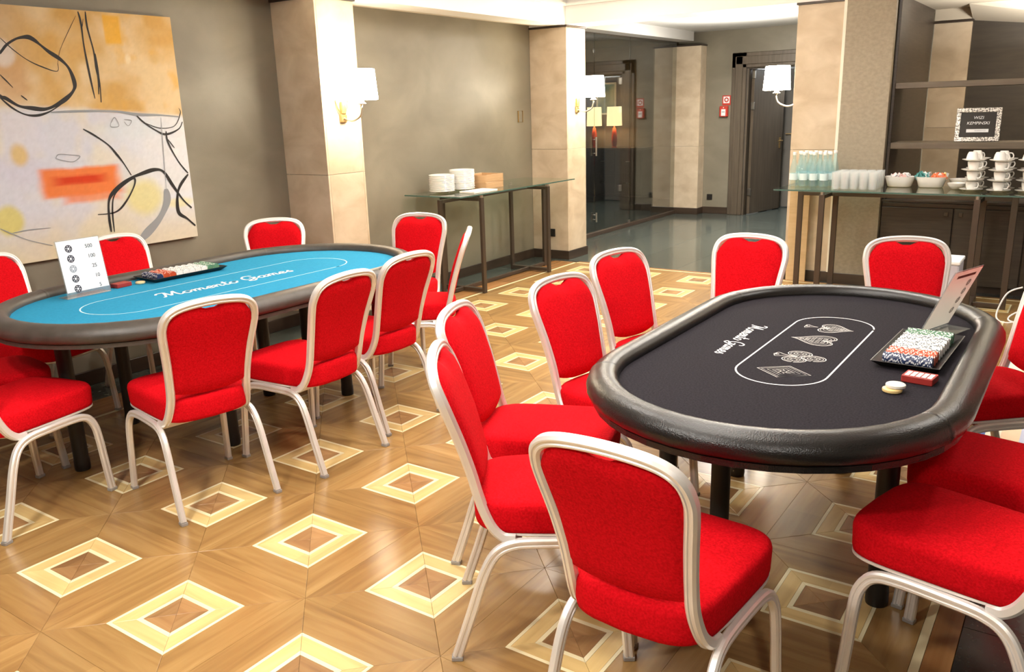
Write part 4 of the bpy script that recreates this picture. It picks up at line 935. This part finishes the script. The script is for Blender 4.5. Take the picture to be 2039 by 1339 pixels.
# loose cards under the blue tray
# acrylic card on the black table
bc, ey, nrm, L = value_card('price_card', 'clear acrylic stand with a reddish printed sheet behind the black table chip tray', (2.533, 2.064, ZF), math.atan2(-.949, -.314), .217, .25, .11, False)
mb = MB(); mb.c = []
for i in range(9):
    for x in (-.104, .104):
        mb.v.append(tuple(Vector((x, 0, .002))+ey*(.012+(L-.016)*i/8)-nrm*.0034)); f_ = (i/8)**2.2
        mb.c.append(mixc((.80, .76, .68), (.80, .42, .36), f_))
mb.f = [(2*i, 2*i+1, 2*i+3, 2*i+2) for i in range(8)]; mt, nt_, bs_ = newmat('translucent_print'); tl = node(nt_, 'ShaderNodeBsdfTranslucent'); mxs = node(nt_, 'ShaderNodeMixShader'); vc_ = node(nt_, 'ShaderNodeVertexColor'); vc_.layer_name = 'Col'
nt_.links.new(vc_.outputs[0], bs_.inputs['Base Color']); nt_.links.new(vc_.outputs[0], tl.inputs[0]); bs_.inputs['Roughness'].default_value = .25; mxs.inputs[0].default_value = .55
nt_.links.new(bs_.outputs[0], mxs.inputs[1]); nt_.links.new(tl.outputs[0], mxs.inputs[2]); nt_.links.new(mxs.outputs[0], nt_.nodes['Material Output'].inputs[0]); mb.obj('printed_sheet', mt, bc)
for l_ in (.30, .47, .62, .76):
    q = MB(); c = Vector((-.055, 0, .002))+ey*(L*l_)-nrm*.0042
    for r_ in (.012, .006): ribbon(q, [(r_*math.cos(2*PI*i/16), r_*math.sin(2*PI*i/16)) for i in range(18)], .004, (1, 0, 0), ey, c)
    q.obj('printed_chip', M('dim_print', (.22, .17, .14), .7), bc)
q = MB(); ribbon(q, [(-.07+.02*i, 0) for i in range(8)], .012, (1, 0, 0), ey, Vector((0, 0, .002))+ey*(L*.90)-nrm*.0042); q.obj('printed_heading', M('dim_print_red', (.28, .08, .07), .7), bc)
# ------------------------------------------------------------------ small fixtures
def socket(x, y, z, ax, label):
    t = thing('wall_socket', label, 'socket', (x, y, z), 0 if ax == 'y' else PI/2, None)
    MB().box(-.042, .042, -.012, 0, -.042, .042, .004).obj('face_plate', m_sock, t); q = MB(); q.lathe([(.020, 0), (.020, .003)], 20); o = q.obj('socket_insert', m_tleg, t); o.location = (0, -.012, 0); o.rotation_euler = (PI/2, 0, 0)
socket(-1.77, 10.76, .246, 'y', 'black wall socket low on the lobby wall left of the open door')
socket(-1.875, 6.43, .285, 'y', 'black wall socket on the second stone pillar behind the glass console')
t = thing('wall_switch', 'narrow bronze-framed wall control on the left wall near the second pillar', 'switch', (XW, 6.215, 1.53), PI/2)
MB().box(-.035, .035, -.010, 0, -.055, .055, .003).obj('face_plate', m_fabric, t); MB().box(-.042, -.036, -.014, 0, -.058, .058).obj('bronze_edge', m_brass, t); MB().box(.036, .042, -.014, 0, -.058, .058).obj('bronze_edge', m_brass, t)
t = thing('fire_alarm', 'red manual fire alarm box with white plate left of the open lobby door', 'alarm', (-1.585, 10.76, 1.485))
MB().box(-.062, .062, -.05, 0, -.075, .075, .008).obj('alarm_body', m_redbox, t); MB().box(-.032, .032, -.053, -.0505, -.062, .030, .001).obj('white_plate', m_paper, t); MB().box(-.022, .022, -.0545, -.0535, -.012, -.004).obj('printed_text', m_ink, t); MB().box(-.006, .006, -.053, -.0505, .045, .06, .001).obj('indicator', m_paper, t)
t = thing('fire_alarm_sign', 'square red-edged white sign with a red ring above the fire alarm box', 'sign', (-1.56, 10.76, 1.645))
MB().box(-.062, .062, -.005, 0, -.075, .062, .001).obj('sign_board', m_redbox, t); MB().box(-.046, .046, -.006, -.0052, -.046, .046).obj('white_field', m_paper, t)
q = MB(); ribbon(q, [(.026*math.cos(2*PI*i/24), .026*math.sin(2*PI*i/24)) for i in range(26)], .016, (1, 0, 0), (0, 0, 1), (0, -.0065, 0)); q.obj('printed_ring', m_redbox, t)
# console, lamps and picture in the room behind the glass
t = thing('sideboard', 'dark sideboard with lamps seen through the glass partition', 'cabinet', (-4.25, 12.2, 0))
MB().box(-.75, .75, -.20, .20, .08, .86).obj('body', m_dwood, t); MB().box(-.77, .77, -.22, .22, .86, .895, .003).obj('top', m_dwood2, t)
for i in range(3):
    for z0, z1 in ((.12, .46), (.48, .84)):
        d = MB().box(-.74+.495*i, -.255+.495*i, -.215, -.201, z0, z1, .002).obj('drawer', m_dwood, t); MB().box(-.53+.495*i, -.46+.495*i, -.232, -.216, (z0+z1)/2, (z0+z1)/2+.015).obj('pull', m_steel, d)
for x, nm in ((-4.50, 'left'), (-4.10, 'right')):
    t = thing('table_lamp', 'orange-based table lamp with cream shade, %s one of the pair behind the glass' % nm, 'lamp', (x, 12.14, .8955), 0, 'lamps behind the glass partition')
    q = MB(); q.lathe([(.05, 0), (.052, .012), (.03, .02), (.044, .06), (.05, .14), (.042, .26), (.028, .33), (.012, .35), (.012, .42)], 18); q.obj('base', m_orange, t, True)
    q = MB(); q.lathe([(.135, .375), (.125, .70), (.121, .70), (.131, .375), (.135, .375)], 24, (0, 0, 0), False, False); q.obj('shade', m_shade2, t, True)
    pl = bpy.data.lights.new('lamp_bulb', 'POINT'); pl.energy = 5; pl.color = (1, .8, .5); pl.shadow_soft_size = .04; po = bpy.data.objects.new('lamp_bulb', pl); COL.objects.link(po); po.parent = t; po.location = (0, 0, .45)
t = thing('framed_picture', 'pale framed picture on the wall behind the lamps in the glass room', 'picture', (-4.42, 12.45, 1.46))
for a in ((-.2, .2, 0, .03), (-.2, .2, .52, .55), (-.2, -.17, .03, .52), (.17, .2, .03, .52)): MB().box(a[0], a[1], -.02, 0, a[2], a[3]).obj('frame_rail', m_paper, t)
MB().box(-.17, .17, -.008, -.002, .03, .52).obj('picture_sheet', Mn('blue_picture', [(.35, (.12, .28, .38)), (.6, (.55, .6, .55))], (3, 3, 3), 4, rough=.6), t)
# bin behind the far chair, cable, striped rug
t = thing('paper_bin', 'grey bin with white lid half hidden behind a far chair of the black table', 'bin', (2.215, 4.62, 0))
MB().box(-.12, .12, -.12, .12, 0, .575, .008).obj('body', m_lav, t); MB().box(-.125, .125, -.125, .125, .575, .60, .006).obj('lid', m_paper, t)
q = MB(); q.tube(crom([(2.64, 5.62, .25), (2.55, 5.60, .20), (2.50, 5.58, .06), (2.52, 5.53, .007), (2.60, 5.50, .007), (2.70, 5.55, .05), (2.64, 5.60, .07), (2.58, 5.57, .03), (2.61, 5.53, .007), (2.80, 5.50, .007)], 7), .006, 8)
tag(q.obj('power_cable', m_paper, None, True), 'looped white cable on the floor by the foot of the buffet table', 'cable')
t = thing('striped_rug', 'pale rug with cream, peach and blue stripes on the floor at the right edge', 'rug', (3.45, 3.7, .0005))
cols = [M('rug_blue', (.10, .18, .42), .9), M('rug_cream', (.80, .74, .60), .9), M('rug_peach', (.74, .56, .38), .9), M('rug_cream2', (.82, .78, .66), .9), M('rug_lilac', (.46, .48, .62), .9), M('rug_cream3', (.80, .74, .62), .9)]
xs = [-.80, -.765, -.70, -.62, -.56, -.45, -.34, -.25, -.1, .05, .2, .4, .6, .8]
for i in range(len(xs)-1): MB().box(xs[i], xs[i+1], -.9, .75, 0, .008).obj('stripe', cols[[0, 1, 2, 4, 3, 2, 1, 4, 5, 2, 1, 0, 3][i]], t)
